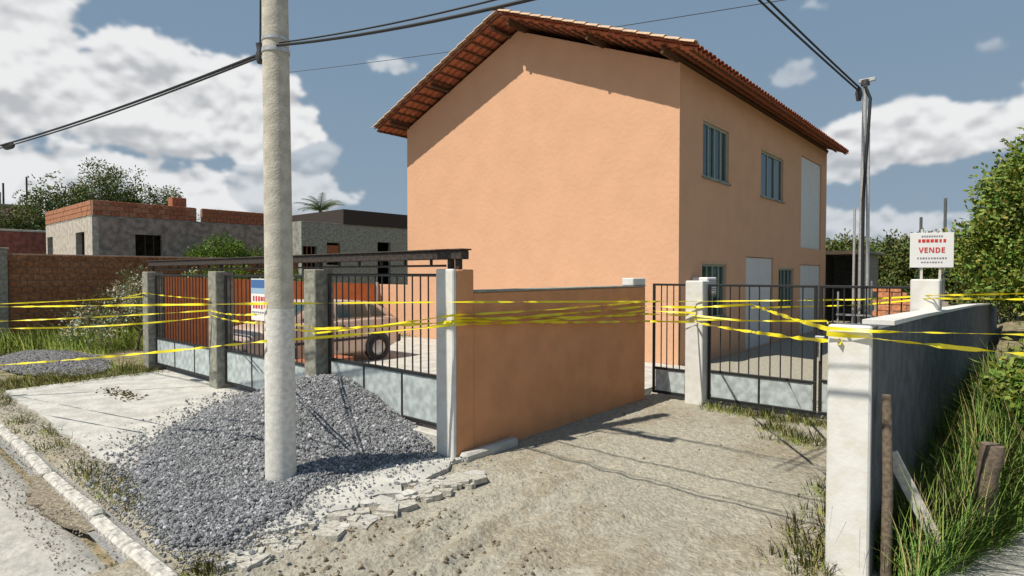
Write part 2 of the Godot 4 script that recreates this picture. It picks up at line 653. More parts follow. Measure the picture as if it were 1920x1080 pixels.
func rough_ground(x: float, z: float) -> float:
	return gn1.get_noise_2d(x, z) + 0.35 * gn2.get_noise_2d(x, z)

# the dirt drive with wheel ruts that run towards the inner gate
func rutted(x: float, z: float) -> float:
	var v := gn1.get_noise_2d(x, z) * 0.55 + 0.45 * gn2.get_noise_2d(x, z)
	var wob := gn1.get_noise_2d(0.3, z * 0.6) * 0.25
	for k in [[-3.75, 0.13], [-3.3, 0.10], [-2.25, 0.16], [-2.95, 0.08]]:
		var d: float = (x + wob - k[0]) / k[1]
		var f := smoothstep(-6.5, -3.2, z)
		v -= 1.3 * exp(-d * d) * f
		v += 0.8 * exp(-pow(absf(d) - 1.9, 2.0) * 2.0) * f
	return v

func ground() -> void:
	gn1 = noise(0.9, 4, 31)
	gn2 = noise(6.0, 3, 32)
	# one sheet to the horizon
	var st := begin()
	var cuts := [-600.0, -200.0, -80.0, -40.0, -20.0, 0.0, 20.0, 60.0, 200.0, 600.0]
	for i in cuts.size() - 1:
		for j in cuts.size() - 1:
			quad(st, Vector3(cuts[i], -0.16, cuts[j]), Vector3(cuts[i + 1], -0.16, cuts[j]), Vector3(cuts[i + 1], -0.16, cuts[j + 1]), Vector3(cuts[i], -0.16, cuts[j + 1]))
	setting("ground", done(st), M.soil)
	setting("road", patch(-40.0, 12.0, -1.36, 7.0, 0.2, -0.065, 0.008, rough_ground), M.road)
	# verge of earth between kerb and slab, and the open lot on the far side
	setting("earth_verge", patch(-30.0, -4.0, -2.3, -1.44, 0.1, -0.01, 0.025, rough_ground, true), M.dirt_toned)
	setting("vacant_lot", patch(-34.0, -13.0, -30.0, -1.6, 0.2, -0.03, 0.05, rough_ground), M.soil)
	setting("driveway", patch(-4.75, -0.5, -9.1, -0.9, 0.04, -0.015, 0.026, rutted, true), M.dirt_toned)
	setting("side_yard", patch(-5.6, -0.7, -27.0, -9.0, 0.2, 0.01, 0.012, rough_ground), M.dirt)
	setting("grass_bank", patch(-0.7, 14.0, -40.0, -3.6, 0.2, -0.03, 0.09, rough_ground), M.soil)
	# kerb stones, one after the other, lime-washed and chipped
	var kerb := Node3D.new()
	kerb.name = "kerb"
	kerb.set_meta("kind", "structure")
	add_child(kerb)
	for i in 22:
		var x0 := -4.15 - i * 0.82
		var sm := box(Vector3(0.80, 0.20, 0.12), 0.03)
		var b := Basis.from_euler(Vector3(rng.randf_range(-0.05, 0.05), rng.randf_range(-0.02, 0.02), rng.randf_range(-0.02, 0.02)))
		put("kerb_stone", sm, M.kerb, kerb, Vector3(x0 - 0.41, -0.085 + rng.randf_range(-0.015, 0.01), -1.44 + rng.randf_range(-0.012, 0.012)), b)
	# pavement slab with a broken edge towards the drive
	var pv := Node3D.new()
	pv.name = "pavement"
	pv.set_meta("kind", "structure")
	add_child(pv)
	var poly := PackedVector2Array()
	poly.append(Vector2(-13.35, -4.62))
	poly.append(Vector2(-13.0, -1.95))
	var x := -12.4
	while x < -5.4:
		poly.append(Vector2(x, -1.9 + rng.randf_range(-0.06, 0.06)))
		x += 0.28
	for p in [[-5.3, -1.95], [-5.0, -1.92], [-4.75, -1.85], [-4.5, -1.8], [-4.36, -1.95], [-4.42, -2.1], [-4.27, -2.25], [-4.33, -2.42], [-4.2, -2.55], [-4.31, -2.72], [-4.24, -2.9], [-4.4, -3.02], [-4.3, -3.2], [-4.22, -3.36], [-4.36, -3.5], [-4.28, -3.72], [-4.4, -3.9], [-4.36, -4.1], [-4.5, -4.25], [-4.5, -4.62]]:
		poly.append(Vector2(p[0] + rng.randf_range(-0.05, 0.05), p[1]))
	put("slab", sheet(poly, 0.025, 0.12), M.slab, pv)
	# fragments broken off along the edge
	for i in 90:
		var t := rng.randf()
		var z := lerpf(-1.75, -4.15, t)
		var c := Vector2(maxf(rng.randf_range(-4.5, -3.95), rng.randf_range(-4.4, -3.95)) - 0.05 * sin(z * 5.0), z)
		var f := PackedVector2Array()
		var n := rng.randi_range(4, 6)
		var rr := rng.randf_range(0.03, 0.12)
		for k in n:
			var a := TAU * (k + rng.randf_range(-0.35, 0.35)) / n
			f.append(Vector2(cos(a), sin(a)) * rr * rng.randf_range(0.6, 1.25))
		var o := put("slab_fragment", sheet(f, 0.0, 0.05), M.rubble if i % 3 else M.slab, pv, Vector3(c.x, 0.004 + i * 0.0003 + rng.randf_range(-0.012, 0.01), c.y))
		o.rotation = Vector3(rng.randf_range(-0.06, 0.06), 0, rng.randf_range(-0.06, 0.06))
	# soil washed into the gutter
	var gp := PackedVector2Array()
	for k in 26:
		gp.append(Vector2(-7.6 + k * 0.08, -1.37))
	for k in 26:
		gp.append(Vector2(-5.6 - k * 0.08, -1.34 + 0.16 * sin(PI * (k + 0.5) / 26.0) * rng.randf_range(0.7, 1.3)))
	setting("gutter_soil", sheet(gp, -0.048, 0.03), M.gutter)
	var lx := []
	var lc := []
	for i in 90:
		lx.append(Transform3D(Basis.from_euler(Vector3(rng.randf_range(-0.4, 0.4), rng.randf() * TAU, rng.randf_range(-0.4, 0.4))).scaled(Vector3.ONE * rng.randf_range(0.6, 1.3)), Vector3(-11.1 + rng.randfn() * 0.42, 0.03, -3.1 + rng.randfn() * 0.08)))
		var v := rng.randf_range(0.5, 1.1)
		lc.append(Color(v, v * 0.85, v * 0.6))
	var lm := scatter("leaf_litter", leaf_clump(61, 3, 0.03, 0.06, 0.03, Vector3(0.13, 0.125, 0.09)), M.leaf, lx, lc)
	tag(lm, "strip of dry leaves lying on the pale pavement slab", "leaves")
	# concrete yard behind the street gates
	setting("yard_floor", sheet(PackedVector2Array([Vector2(-16.0, -11.74), Vector2(-4.78, -11.74), Vector2(-4.78, -4.66), Vector2(-13.9, -4.66)]), 0.06, 0.2), M.slab)
	# the pale apron at the right corner
	setting("side_road", sheet(PackedVector2Array([Vector2(-0.42, -4.62), Vector2(-0.3, -4.95), Vector2(-0.17, -5.4), Vector2(0.05, -5.95), Vector2(0.5, -7.2), Vector2(6.0, -7.0), Vector2(6.0, -1.3), Vector2(-0.15, -1.3), Vector2(-0.35, -3.6)]), 0.06, 0.2), M.road)

# ------------------------------------------------------------------ house
const HX0 := -14.4
const HX1 := -5.5
const HZ0 := -11.75
const HZ1 := -24.0
const EAVE := 6.42
const RIDGE := 8.24

func tile_mesh(up: bool) -> ArrayMesh:
	var st := begin()
	var n := 6
	var L := 0.43
	for i in n:
		var q := []
		for e in [i, i + 1]:
			var a: float = PI * e / n
			for s in [0, 1]:
				var r := (0.105 if s == 0 else 0.085)
				for o in [0, 1]:
					var rr := r if o == 0 else r - 0.014
					q.append(Vector3((-0.5 if s == 0 else 0.5) * L, (sin(a) * rr * 0.62) * (1.0 if up else -1.0), cos(a) * rr))
		# q: e0 wide outer, e0 wide inner, e0 narrow outer, e0 narrow inner, then e1
		quad(st, q[0], q[4], q[6], q[2])
		quad(st, q[1], q[3], q[7], q[5])
		quad(st, q[0], q[1], q[5], q[4])
		quad(st, q[2], q[6], q[7], q[3])
	return done(st)

func window_set(parent: Node, called: String, x: float, z0: float, z1: float, y0: float, y1: float, panes: int) -> void:
	# z0 is the street end; set in a reveal of the facade that faces +x
	var w := Node3D.new()
	w.name = called
	parent.add_child(w, true)
	var d := 0.07
	var zz0 := -z0
	var len := z0 - z1
	put("frame", span(Vector3(x - 0.1, y0, z0), Vector3(x - 0.04, y0 + 0.05, z1), 0.004), M.frame, w)
	put("frame", span(Vector3(x - 0.1, y1 - 0.05, z0), Vector3(x - 0.04, y1, z1), 0.004), M.frame, w)
	put("frame", span(Vector3(x - 0.1, y0 + 0.05, z0), Vector3(x - 0.04, y1 - 0.05, z0 - 0.05), 0.004), M.frame, w)
	put("frame", span(Vector3(x - 0.1, y0 + 0.05, z1 + 0.05), Vector3(x - 0.04, y1 - 0.05, z1), 0.004), M.frame, w)
	var step := (len - 0.1) / panes
	for i in panes:
		var a := z0 - 0.05 - step * i
		var off := 0.0 if i % 2 == 0 else -0.018
		put("pane", span(Vector3(x - 0.075 + off, y0 + 0.05, a - 0.018), Vector3(x - 0.069 + off, y1 - 0.05, a - step + 0.018), 0.001), M.glass, w)
		if i > 0:
			put("mullion", span(Vector3(x - 0.09, y0 + 0.05, a + 0.018), Vector3(x - 0.045, y1 - 0.05, a - 0.018), 0.003), M.frame, w)
	put("sill", span(Vector3(x - 0.04, y0 - 0.05, z0 + 0.06), Vector3(x + 0.045, y0, z1 - 0.06), 0.006), M.cement_old, w)
	put("lintel_trim", span(Vector3(x - 0.04, y1 + 0.001, z0 + 0.03), Vector3(x + 0.02, y1 + 0.04, z1 - 0.03), 0.005), M.clay_pale, w)

func house() -> void:
	var t := thing("house", "two-storey salmon plastered house with gabled clay tile roof", "house")
	var mid := (HX0 + HX1) * 0.5
	var gable := [Vector2(HX0, -0.1), Vector2(HX1, -0.1), Vector2(HX1, EAVE), Vector2(mid, RIDGE), Vector2(HX0, EAVE)]
	put("wall", extrude(gable, HZ0, HZ0 - 0.2), M.plaster, t)
	put("wall", extrude(gable, HZ1, HZ1 + 0.2), M.plaster, t)
	put("wall", span(Vector3(HX0, -0.1, HZ0 - 0.2), Vector3(HX0 + 0.2, EAVE, HZ1 + 0.2), 0.002), M.plaster, t)
	# the side facade; u runs from the street corner backwards
	var zs := HZ0 - 0.2
	var ho := []
	var wins := [[-12.95, -14.5, 4.2, 5.45], [-16.85, -18.85, 4.15, 5.4], [-12.95, -14.4, 0.95, 2.22], [-18.5, -20.0, 0.95, 2.15]]
	for w in wins:
		ho.append([zs - w[0], w[2] + 0.1, zs - w[1], w[3] + 0.1])
	var doors := [[-15.75, -18.0, 0.0, 2.45], [-20.75, -23.3, 2.85, 5.85], [-20.75, -23.3, 0.0, 2.3]]
	for d in doors:
		ho.append([zs - d[0], d[2] + 0.1, zs - d[1], d[3] + 0.1])
	put("wall", holed(Vector3(HX1, -0.1, zs), Vector3(0, 0, -1), Vector3(1, 0, 0), zs - HZ1 - 0.2, EAVE + 0.1, ho, 0.2), M.plaster, t)
	for i in wins.size():
		var w: Array = wins[i]
		window_set(t, "window", HX1, w[0], w[1], w[2], w[3], 4 if i != 1 else 3)
	for i in doors.size():
		var d: Array = doors[i]
		var dn := Node3D.new()
		dn.name = "door" if i != 1 else "stair_panel"
		t.add_child(dn, true)
		var leaves := 2
		var step: float = (d[0] - d[1]) / leaves
		for k in leaves:
			var a: float = d[0] - step * k
			put("door_leaf" if i != 1 else "panel", span(Vector3(HX1 - 0.1, d[2], a - 0.012), Vector3(HX1 - 0.05, d[3] - 0.012, a - step + 0.012), 0.008), M.door, dn)
			if i != 1:
				put("handle", rod([Vector3(HX1 - 0.01, 1.0, a - (step - 0.1 if k == 0 else 0.1)), Vector3(HX1 - 0.01, 1.15, a - (step - 0.1 if k == 0 else 0.1))], 0.012), M.galv, dn)
	# floor and ceiling close the rooms
	put("floor_slab", span(Vector3(HX0 + 0.21, 3.0, HZ0 - 0.21), Vector3(HX1 - 0.21, 3.12, HZ1 + 0.21), 0.002), M.cement_old, t)
	# wall-hung air conditioner under the first window
	var ac := thing("air_conditioner", "small white air conditioner box fixed below the ground-floor window of the salmon house", "air conditioner", Vector3(HX1, 1.75, -12.62))
	put("casing", box(Vector3(0.36, 0.34, 0.5), 0.02), M.board, ac, Vector3(0.19, 0.0, 0.0))
	for k in 6:
		put("louvre", box(Vector3(0.012, 0.02, 0.42), 0.003), M.grey_print, ac, Vector3(0.375, -0.12 + k * 0.045, 0.0))
	put("bracket", box(Vector3(0.4, 0.03, 0.04), 0.004), M.galv, ac, Vector3(0.2, -0.187, -0.15))
	put("bracket", box(Vector3(0.4, 0.03, 0.04), 0.004), M.galv, ac, Vector3(0.2, -0.187, 0.15))
	roof(t, mid)

func roof(house_node: Node, mid: float) -> void:
	var rf := Node3D.new()
	rf.name = "roof"
	house_node.add_child(rf)
	var z0 := HZ0 + 0.74
	var z1 := HZ1 - 0.35
	var eave_x := 0.58
	var run := (HX1 - HX0) * 0.5 + eave_x
	var slope := (RIDGE - EAVE) / ((HX1 - HX0) * 0.5)
	var ang := atan(slope)
	var lift := 0.16
	var ridge_y := RIDGE + lift
	var cover := tile_mesh(true)
	var gutter := tile_mesh(false)
	var length := run / cos(ang)
	var rows := 16
	var pitch := (length - 0.05) / rows
	var cols := 63
	var zstep := (z0 - z1 - 0.1) / cols
	var rest := [[], []]
	for s in [-1, 1]:
		# frame whose x runs up the slope, y is the normal
		var ux := Vector3(-s * cos(ang), sin(ang), 0)
		var uy := Vector3(s * sin(ang), cos(ang), 0)
		# wide end of a tile must look down the slope: local -x is down the slope
		var b := Basis(ux, uy, ux.cross(uy))
		for r in rows:
			for c in cols:
				for k in 2:
					var p := Vector3(mid, ridge_y, z0 - 0.1) - ux * (length - pitch * (r + 0.5)) + Vector3(0, 0, -zstep * (c + 0.5 * k))
					p += uy * (0.065 if k == 0 else 0.062) + uy * 0.0
					var jb := b * Basis.from_euler(Vector3(rng.randf_range(-0.02, 0.02), rng.randf_range(-0.025, 0.025), -0.045 + rng.randf_range(-0.01, 0.01)))
					p += Vector3(0, rng.randf_range(-0.006, 0.006), 0)
					if (r == 0 and s == 1) or c < 2:
						put("tile", cover if k == 0 else gutter, M.clay if (r * 7 + c * 3 + k) % 3 else M.clay_b, rf, p, jb)
					else:
						rest[k].append(Transform3D(jb, p))
		# timber: rafters' purlins stick out under the verge, battens under the tiles
		for q in [0.06, 0.52, 0.97]:
			var pp: Vector3 = Vector3(mid, ridge_y, 0) - ux * (length * q) - uy * 0.105
			if q == 0.97:
				pp = Vector3(mid, ridge_y, 0) - ux * (run - eave_x - 0.02) / cos(ang) - uy * 0.105
			put("purlin", box(Vector3(0.07, 0.13, z0 - z1 - 0.12), 0.006), M.timber, rf, pp + Vector3(0, 0, (z0 + z1) * 0.5), Basis(ux, uy, Vector3(0, 0, 1) * (1.0 if ux.cross(uy).z > 0 else -1.0)))
		for r in rows:
			var bp := Vector3(mid, ridge_y, 0) - ux * (length - pitch * r - 0.03) - uy * 0.022
			put("batten", box(Vector3(0.045, 0.03, z0 - z1 - 0.05), 0.003), M.timber, rf, bp + Vector3(0, 0, (z0 + z1) * 0.5), Basis(ux, uy, Vector3(0, 0, 1) * (1.0 if ux.cross(uy).z > 0 else -1.0)))
		# verge tiles bedded in mortar along the street gable; sunlit edges put into paler colour
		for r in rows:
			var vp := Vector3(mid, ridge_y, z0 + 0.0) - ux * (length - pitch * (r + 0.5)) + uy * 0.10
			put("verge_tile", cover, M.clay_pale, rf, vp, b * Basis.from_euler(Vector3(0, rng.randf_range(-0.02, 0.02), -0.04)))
	for k in 2:
		scatter("tile_field", cover if k == 0 else gutter, M.clay, rest[k], [], rf)
	# ridge tiles
	for c in 34:
		put("ridge_tile", cover, M.clay_b, rf, Vector3(mid, ridge_y + 0.14, z0 - 0.15 - c * 0.385), Basis(Vector3(0, 0, -1), Vector3(0, 1, 0), Vector3(1, 0, 0)).scaled(Vector3(1.25, 1.25, 1.0)))

# ------------------------------------------------------------------ street fence
func bars_gate(label: String, x0: float, x1: float, z: float, nb: int, np: int, y0: float, ymid: float, ytop: float, sheet_mat: Material, group: String) -> Node3D:
	var g := thing("gate", label, "gate", Vector3(x0, 0, z), 0.0, group)
	var w := x1 - x0
	put("bottom_rail", span(Vector3(0, y0, -0.02), Vector3(w, y0 + 0.045, 0.02), 0.004), M.iron, g)
	put("middle_rail", span(Vector3(0, ymid, -0.02), Vector3(w, ymid + 0.04, 0.02), 0.004), M.iron, g)
	put("top_rail", span(Vector3(0, ytop - 0.035, -0.02), Vector3(w, ytop, 0.02), 0.004), M.iron, g)
	put("stile", span(Vector3(0, y0 + 0.045, -0.018), Vector3(0.04, ymid, 0.018), 0.004), M.iron, g)
	put("stile", span(Vector3(w - 0.04, y0 + 0.045, -0.018), Vector3(w, ymid, 0.018), 0.004), M.iron, g)
	put("stile", span(Vector3(0, ymid + 0.04, -0.018), Vector3(0.04, ytop - 0.035, 0.018), 0.004), M.iron, g)
	put("stile", span(Vector3(w - 0.04, ymid + 0.04, -0.018), Vector3(w, ytop - 0.035, 0.018), 0.004), M.iron, g)
	var bar := box(Vector3(0.016, ytop - ymid - 0.075, 0.016), 0.003)
	for i in nb:
		var bx := 0.04 + (w - 0.08) * (i + 1.0) / (nb + 1.0)
		put("bar", bar, M.iron, g, Vector3(bx + rng.randf_range(-0.006, 0.006), (ymid + 0.04 + ytop - 0.035) * 0.5, 0))
	for i in np:
		var a := 0.04 + (w - 0.08) * i / np
		var b := 0.04 + (w - 0.08) * (i + 1.0) / np
		put("sheet_panel", span(Vector3(a + 0.014, y0 + 0.046, -0.004), Vector3(b - 0.014, ymid - 0.001, 0.004), 0.001), sheet_mat, g)
		if i > 0:
			put("panel_post", span(Vector3(a - 0.014, y0 + 0.046, -0.014), Vector3(a + 0.014, ymid - 0.001, 0.014), 0.003), M.iron, g)
	return g

func pillar(called: String, label: String, x0: float, x1: float, z0: float, z1: float, h: float, mat: Material, group := "") -> Node3D:
	var t := thing(called, label, "pillar", Vector3((x0 + x1) * 0.5, 0, (z0 + z1) * 0.5), 0.0, group)
	put("shaft", span(Vector3(-(x1 - x0) * 0.5, -0.1, -(z1 - z0) * 0.5), Vector3((x1 - x0) * 0.5, h, (z1 - z0) * 0.5), 0.012), mat, t)
	return t

func street_fence() -> void:
	pillar("gate_pillar", "grey cement gate pillar at the weedy end of the street fence", -14.02, -13.72, -4.64, -4.34, 2.04, M.cement)
	pillar("gate_pillar", "grey cement gate pillar between the two gates beyond the poster", -10.74, -10.43, -4.64, -4.34, 2.04, M.cement)
	pillar("gate_pillar", "grey cement gate pillar rising behind the peak of the gravel heap", -7.58, -7.29, -4.64, -4.34, 2.06, M.cement)
	pillar("gate_pillar", "white gate pillar at the street end of the low orange wall", -4.86, -4.585, -4.41, -4.35, 2.05, M.white)
	var g1 := bars_gate("barred steel gate in front of the shaded orange wall, beside the weeds", -13.71, -10.76, -4.50, 19, 3, 0.10, 0.64, 1.98, M.steel, "street gates")
	bars_gate("barred steel gate that carries the paper poster", -10.42, -7.59, -4.50, 18, 3, 0.10, 0.66, 1.98, M.steel, "street gates")
	bars_gate("barred steel gate behind the gravel heap, showing the silver car", -7.28, -4.87, -4.55, 15, 3, 0.24, 0.80, 2.00, M.steel, "street gates")
	# sill under the third gate
	var sill := put("gate_sill", span(Vector3(-7.28, -0.05, -4.66), Vector3(-4.87, 0.20, -4.42), 0.01), M.slab)
	tag(sill, "pale concrete sill under the gate behind the gravel heap", "sill")
	# steel canopy beam over the gates
	var b := thing("canopy_beam", "long dark steel beam carried above the three street gates", "beam", Vector3(0, 0, 0))
	put("beam", span(Vector3(-13.9, 2.155, -4.54), Vector3(-4.53, 2.25, -4.42), 0.006), M.rust_steel, b)
	put("cap_sheet", span(Vector3(-13.95, 2.252, -4.56), Vector3(-4.51, 2.268, -4.40), 0.003), M.rust_steel, b)
	for x in [-4.77, -4.65, -7.42, -10.58, -13.86]:
		put("post", span(Vector3(x - 0.03, 2.045, -4.53), Vector3(x + 0.03, 2.156, -4.47), 0.004), M.rust_steel, b)
	put("lower_rail", span(Vector3(-13.6, 2.075, -4.50), Vector3(-4.84, 2.10, -4.47), 0.003), M.rust_steel, b)
	var x := -12.9
	while x < -5.0:
		put("spacer", span(Vector3(x - 0.012, 2.10, -4.50), Vector3(x + 0.012, 2.156, -4.47), 0.003), M.rust_steel, b)
		x += 0.46
	# poster wired to the second gate
	var p := thing("poster", "paper poster with blue picture and red lettering tied to a street gate", "poster", Vector3(-9.06, 1.36, -4.455))
	put("sheet", box(Vector3(0.62, 0.66, 0.008), 0.001), M.board, p, Vector3(0, 0.23, 0))
	put("picture", box(Vector3(0.60, 0.13, 0.003), 0.0005), M.blue_print, p, Vector3(0, 0.48, 0.0062))
	put("picture", box(Vector3(0.60, 0.08, 0.003), 0.0005), M.sky_print, p, Vector3(0, 0.37, 0.0062))
	for r in 2:
		for k in 6:
			put("lettering", box(Vector3(rng.randf_range(0.045, 0.07), rng.randf_range(0.06, 0.085), 0.003), 0.0005), M.red_print, p, Vector3(-0.22 + k * 0.088, 0.245 - r * 0.12, 0.0062))
	for k in 9:
		put("small_print", box(Vector3(rng.randf_range(0.03, 0.05), 0.025, 0.003), 0.0005), M.grey_print, p, Vector3(-0.25 + k * 0.062, 0.03, 0.0062))

# ------------------------------------------------------------------ orange wall and inner gate
func side_wall_and_gate() -> void:
	var w := thing("garden_wall", "low orange-brown plastered wall running from the white pillar to the inner gate", "wall", Vector3(0, 0, 0))
	put("wall", span(Vector3(-4.80, -0.1, -8.62), Vector3(-4.60, 1.79, -4.67), 0.012), M.plaster_wall, w)
	put("end_pier", span(Vector3(-4.86, -0.1, -4.67), Vector3(-4.583, 2.045, -4.412), 0.012), M.plaster_wall, w)
	put("coping", span(Vector3(-4.815, 1.791, -8.62), Vector3(-4.59, 1.815, -4.672), 0.006), M.cement_old, w)
	put("white_block", span(Vector3(-4.80, 1.816, -8.62), Vector3(-4.60, 1.93, -8.22), 0.01), M.white, w)
	put("footing", span(Vector3(-4.582, -0.08, -5.3), Vector3(-4.46, 0.07, -4.42), 0.03), M.slab, w)
	# boundary walls round the front yard
	var yw := thing("yard_wall", "bright orange wall seen through the bars behind the silver car", "wall", Vector3(0, 0, 0))
	var st := begin()
	var a := Vector3(-13.86, 0, -4.66)
	var b := Vector3(-16.05, 0, -11.9)
	var n := (b - a).cross(Vector3.UP).normalized() * 0.09
	for s in [1.0, -1.0]:
		quad(st, a + n * s - Vector3(0, 0.1, 0), b + n * s - Vector3(0, 0.1, 0), b + n * s + Vector3(0, 1.66, 0), a + n * s + Vector3(0, 1.94, 0))
	quad(st, a + n + Vector3(0, 1.94, 0), b + n + Vector3(0, 1.66, 0), b - n + Vector3(0, 1.66, 0), a - n + Vector3(0, 1.94, 0))
	quad(st, a + n - Vector3(0, 0.1, 0), a + n + Vector3(0, 1.94, 0), a - n + Vector3(0, 1.94, 0), a - n - Vector3(0, 0.1, 0))
	put("wall", done(st), M.yard_wall, yw)
	put("wall", span(Vector3(-15.92, -0.1, -11.95), Vector3(-14.401, 1.65, -11.77), 0.006), M.plaster, yw)
	put("downpipe", rod([Vector3(-15.9, 0.06, -11.68), Vector3(-15.9, 1.72, -11.68)], 0.06, 12), M.white, yw)
	# white pillar of the inner gate, gate leaves on both sides
	pillar("gate_pillar", "slim white pillar standing in the inner gate before the house", -3.97, -3.69, -8.98, -8.72, 1.89, M.white)
	var g1 := bars_gate("narrow barred gate leaf between the orange wall and the slim white pillar", -4.59, -3.98, -8.86, 4, 1, 0.05, 0.44, 1.84, M.steel, "inner gate leaves")
	var g2 := bars_gate("wide barred gate leaf with galvanised sheets beside the slim white pillar", -3.68, -2.14, -8.92, 9, 2, 0.05, 0.47, 1.84, M.steel, "inner gate leaves")
	var g3 := bars_gate("barred gate leaf that closes on the pillar with the sign board", -2.12, -1.0, -8.95, 7, 2, 0.05, 0.50, 1.84, M.steel, "inner gate leaves")
	put("latch", box(Vector3(0.12, 0.05, 0.05), 0.008), M.galv, g3, Vector3(0.02, 1.12, 0.04))
	put("latch", rod([Vector3(0.02, 0.8, 0.05), Vector3(0.02, 1.1, 0.05)], 0.012), M.galv, g3)

# ------------------------------------------------------------------ wall on the right
func right_wall() -> void:
	pillar("wall_pillar", "stout white painted pillar at the end of the dark cement wall", -0.99, -0.735, -4.46, -4.40, 1.66, M.white)
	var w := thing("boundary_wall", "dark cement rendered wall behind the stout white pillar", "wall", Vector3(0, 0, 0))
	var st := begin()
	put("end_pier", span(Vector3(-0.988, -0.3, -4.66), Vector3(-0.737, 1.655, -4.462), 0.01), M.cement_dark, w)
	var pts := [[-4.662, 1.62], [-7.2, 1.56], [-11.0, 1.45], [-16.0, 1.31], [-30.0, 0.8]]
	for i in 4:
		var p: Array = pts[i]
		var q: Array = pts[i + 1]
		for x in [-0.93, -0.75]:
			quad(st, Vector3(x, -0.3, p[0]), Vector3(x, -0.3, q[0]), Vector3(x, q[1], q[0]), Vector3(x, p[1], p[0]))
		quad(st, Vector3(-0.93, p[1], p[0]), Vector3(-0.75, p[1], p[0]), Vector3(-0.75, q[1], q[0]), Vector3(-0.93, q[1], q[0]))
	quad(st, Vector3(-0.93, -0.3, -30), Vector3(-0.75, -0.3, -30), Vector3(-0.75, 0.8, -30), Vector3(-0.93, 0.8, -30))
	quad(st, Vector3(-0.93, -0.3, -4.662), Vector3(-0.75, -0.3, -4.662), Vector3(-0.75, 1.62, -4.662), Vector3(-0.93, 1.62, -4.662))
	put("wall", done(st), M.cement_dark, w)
	for i in 4:
		var p: Array = pts[i]
		var q: Array = pts[i + 1]
		var from: float = -5.3 if i == 0 else p[0]
		var y0: float = lerpf(p[1], q[1], (from - p[0]) / (q[0] - p[0]))
		var s2 := begin()
		var lo := [Vector3(-0.95, y0 + 0.002, from), Vector3(-0.735, y0 + 0.002, from), Vector3(-0.735, q[1] + 0.002, q[0]), Vector3(-0.95, q[1] + 0.002, q[0])]
		var hi := []
		for v in lo:
			hi.append(v + Vector3(0, 0.035, 0))
		quad(s2, hi[0], hi[1], hi[2], hi[3])
		for k in 4:
			quad(s2, lo[k], lo[(k + 1) % 4], hi[(k + 1) % 4], hi[k])
		put("coping", done(s2), M.white, w)
	# pillar that carries the sign
	pillar("gate_pillar", "short white pillar under the sign board, beyond the dark wall", -1.06, -0.76, -9.07, -8.80, 1.93, M.white)
	var s := thing("sign", "white sign board with red lettering on two stakes above a white pillar", "sign", Vector3(-0.86, 1.93, -8.93), 0.45)
	for x in [-0.1, 0.1]:
		put("stake", box(Vector3(0.025, 0.62, 0.02), 0.003), M.plank, s, Vector3(x, 0.31, -0.02))
	put("board", box(Vector3(0.47, 0.43, 0.012), 0.003), M.board, s, Vector3(0, 0.36, 0))
	var font := SystemFont.new()
	font.font_names = PackedStringArray(["Droid Sans"])
	font.font_weight = 700
	for line in [["VENDE", 0.16, 0.33, 0.0]]:
		var tm := TextMesh.new()
		tm.font = font
		tm.text = line[0]
		tm.font_size = 64
		tm.pixel_size = 0.0014
		tm.depth = 0.002
		put("lettering", tm, M.red_print, s, Vector3(line[3], line[2] + 0.03, 0.0085))
	# the smaller print cannot be read: short strokes
	for r in [[0.53, 9, 0.026, 0.02], [0.475, 7, 0.045, 0.04], [0.26, 11, 0.03, 0.022], [0.21, 8, 0.03, 0.018]]:
		for k in r[1]:
			put("small_print", box(Vector3(rng.randf_range(0.5, 0.85) * r[2], r[3], 0.002), 0.0004), M.grey_print if r[0] != 0.475 else M.red_print, s, Vector3((k - (r[1] - 1) * 0.5) * r[2], r[0], 0.0072))

# ------------------------------------------------------------------ gravel
const PILE := [[-9.6, -4.6], [-8.7, -3.5], [-7.7, -2.5], [-6.7, -1.95], [-5.5, -1.72], [-4.6, -1.62], [-4.36, -1.88], [-4.55, -2.4], [-4.85, -2.85], [-5.0, -3.4], [-4.98, -3.95], [-4.95, -4.35]]

func pile_h(x: float, z: float) -> float:
	if z < -4.6:
		return -1.0
	var p := Vector2(x, z)
	var poly := PackedVector2Array()
	for k in PILE:
		poly.append(Vector2(k[0], k[1]))
	poly.append(Vector2(-5.0, -4.62))
	var best := 99.0
	for i in PILE.size() - 1:
		var q := Geometry2D.get_closest_point_to_segment(p, poly[i], poly[i + 1])
		best = minf(best, p.distance_to(q))
	if not Geometry2D.is_point_in_polygon(p, poly):
		return -best
	var r := p.distance_to(Vector2(-7.0, -4.25))
	var r2 := p.distance_to(Vector2(-6.0, -3.6))
	var n := gn1.get_noise_2d(x * 1.3, z * 1.3) * 0.05
	return minf(best * 0.6, 0.55 * exp(-pow(r / 1.25, 2.0)) + 0.06 * exp(-pow(r2 / 1.2, 2.0)) + 0.03 + n * 0.7)

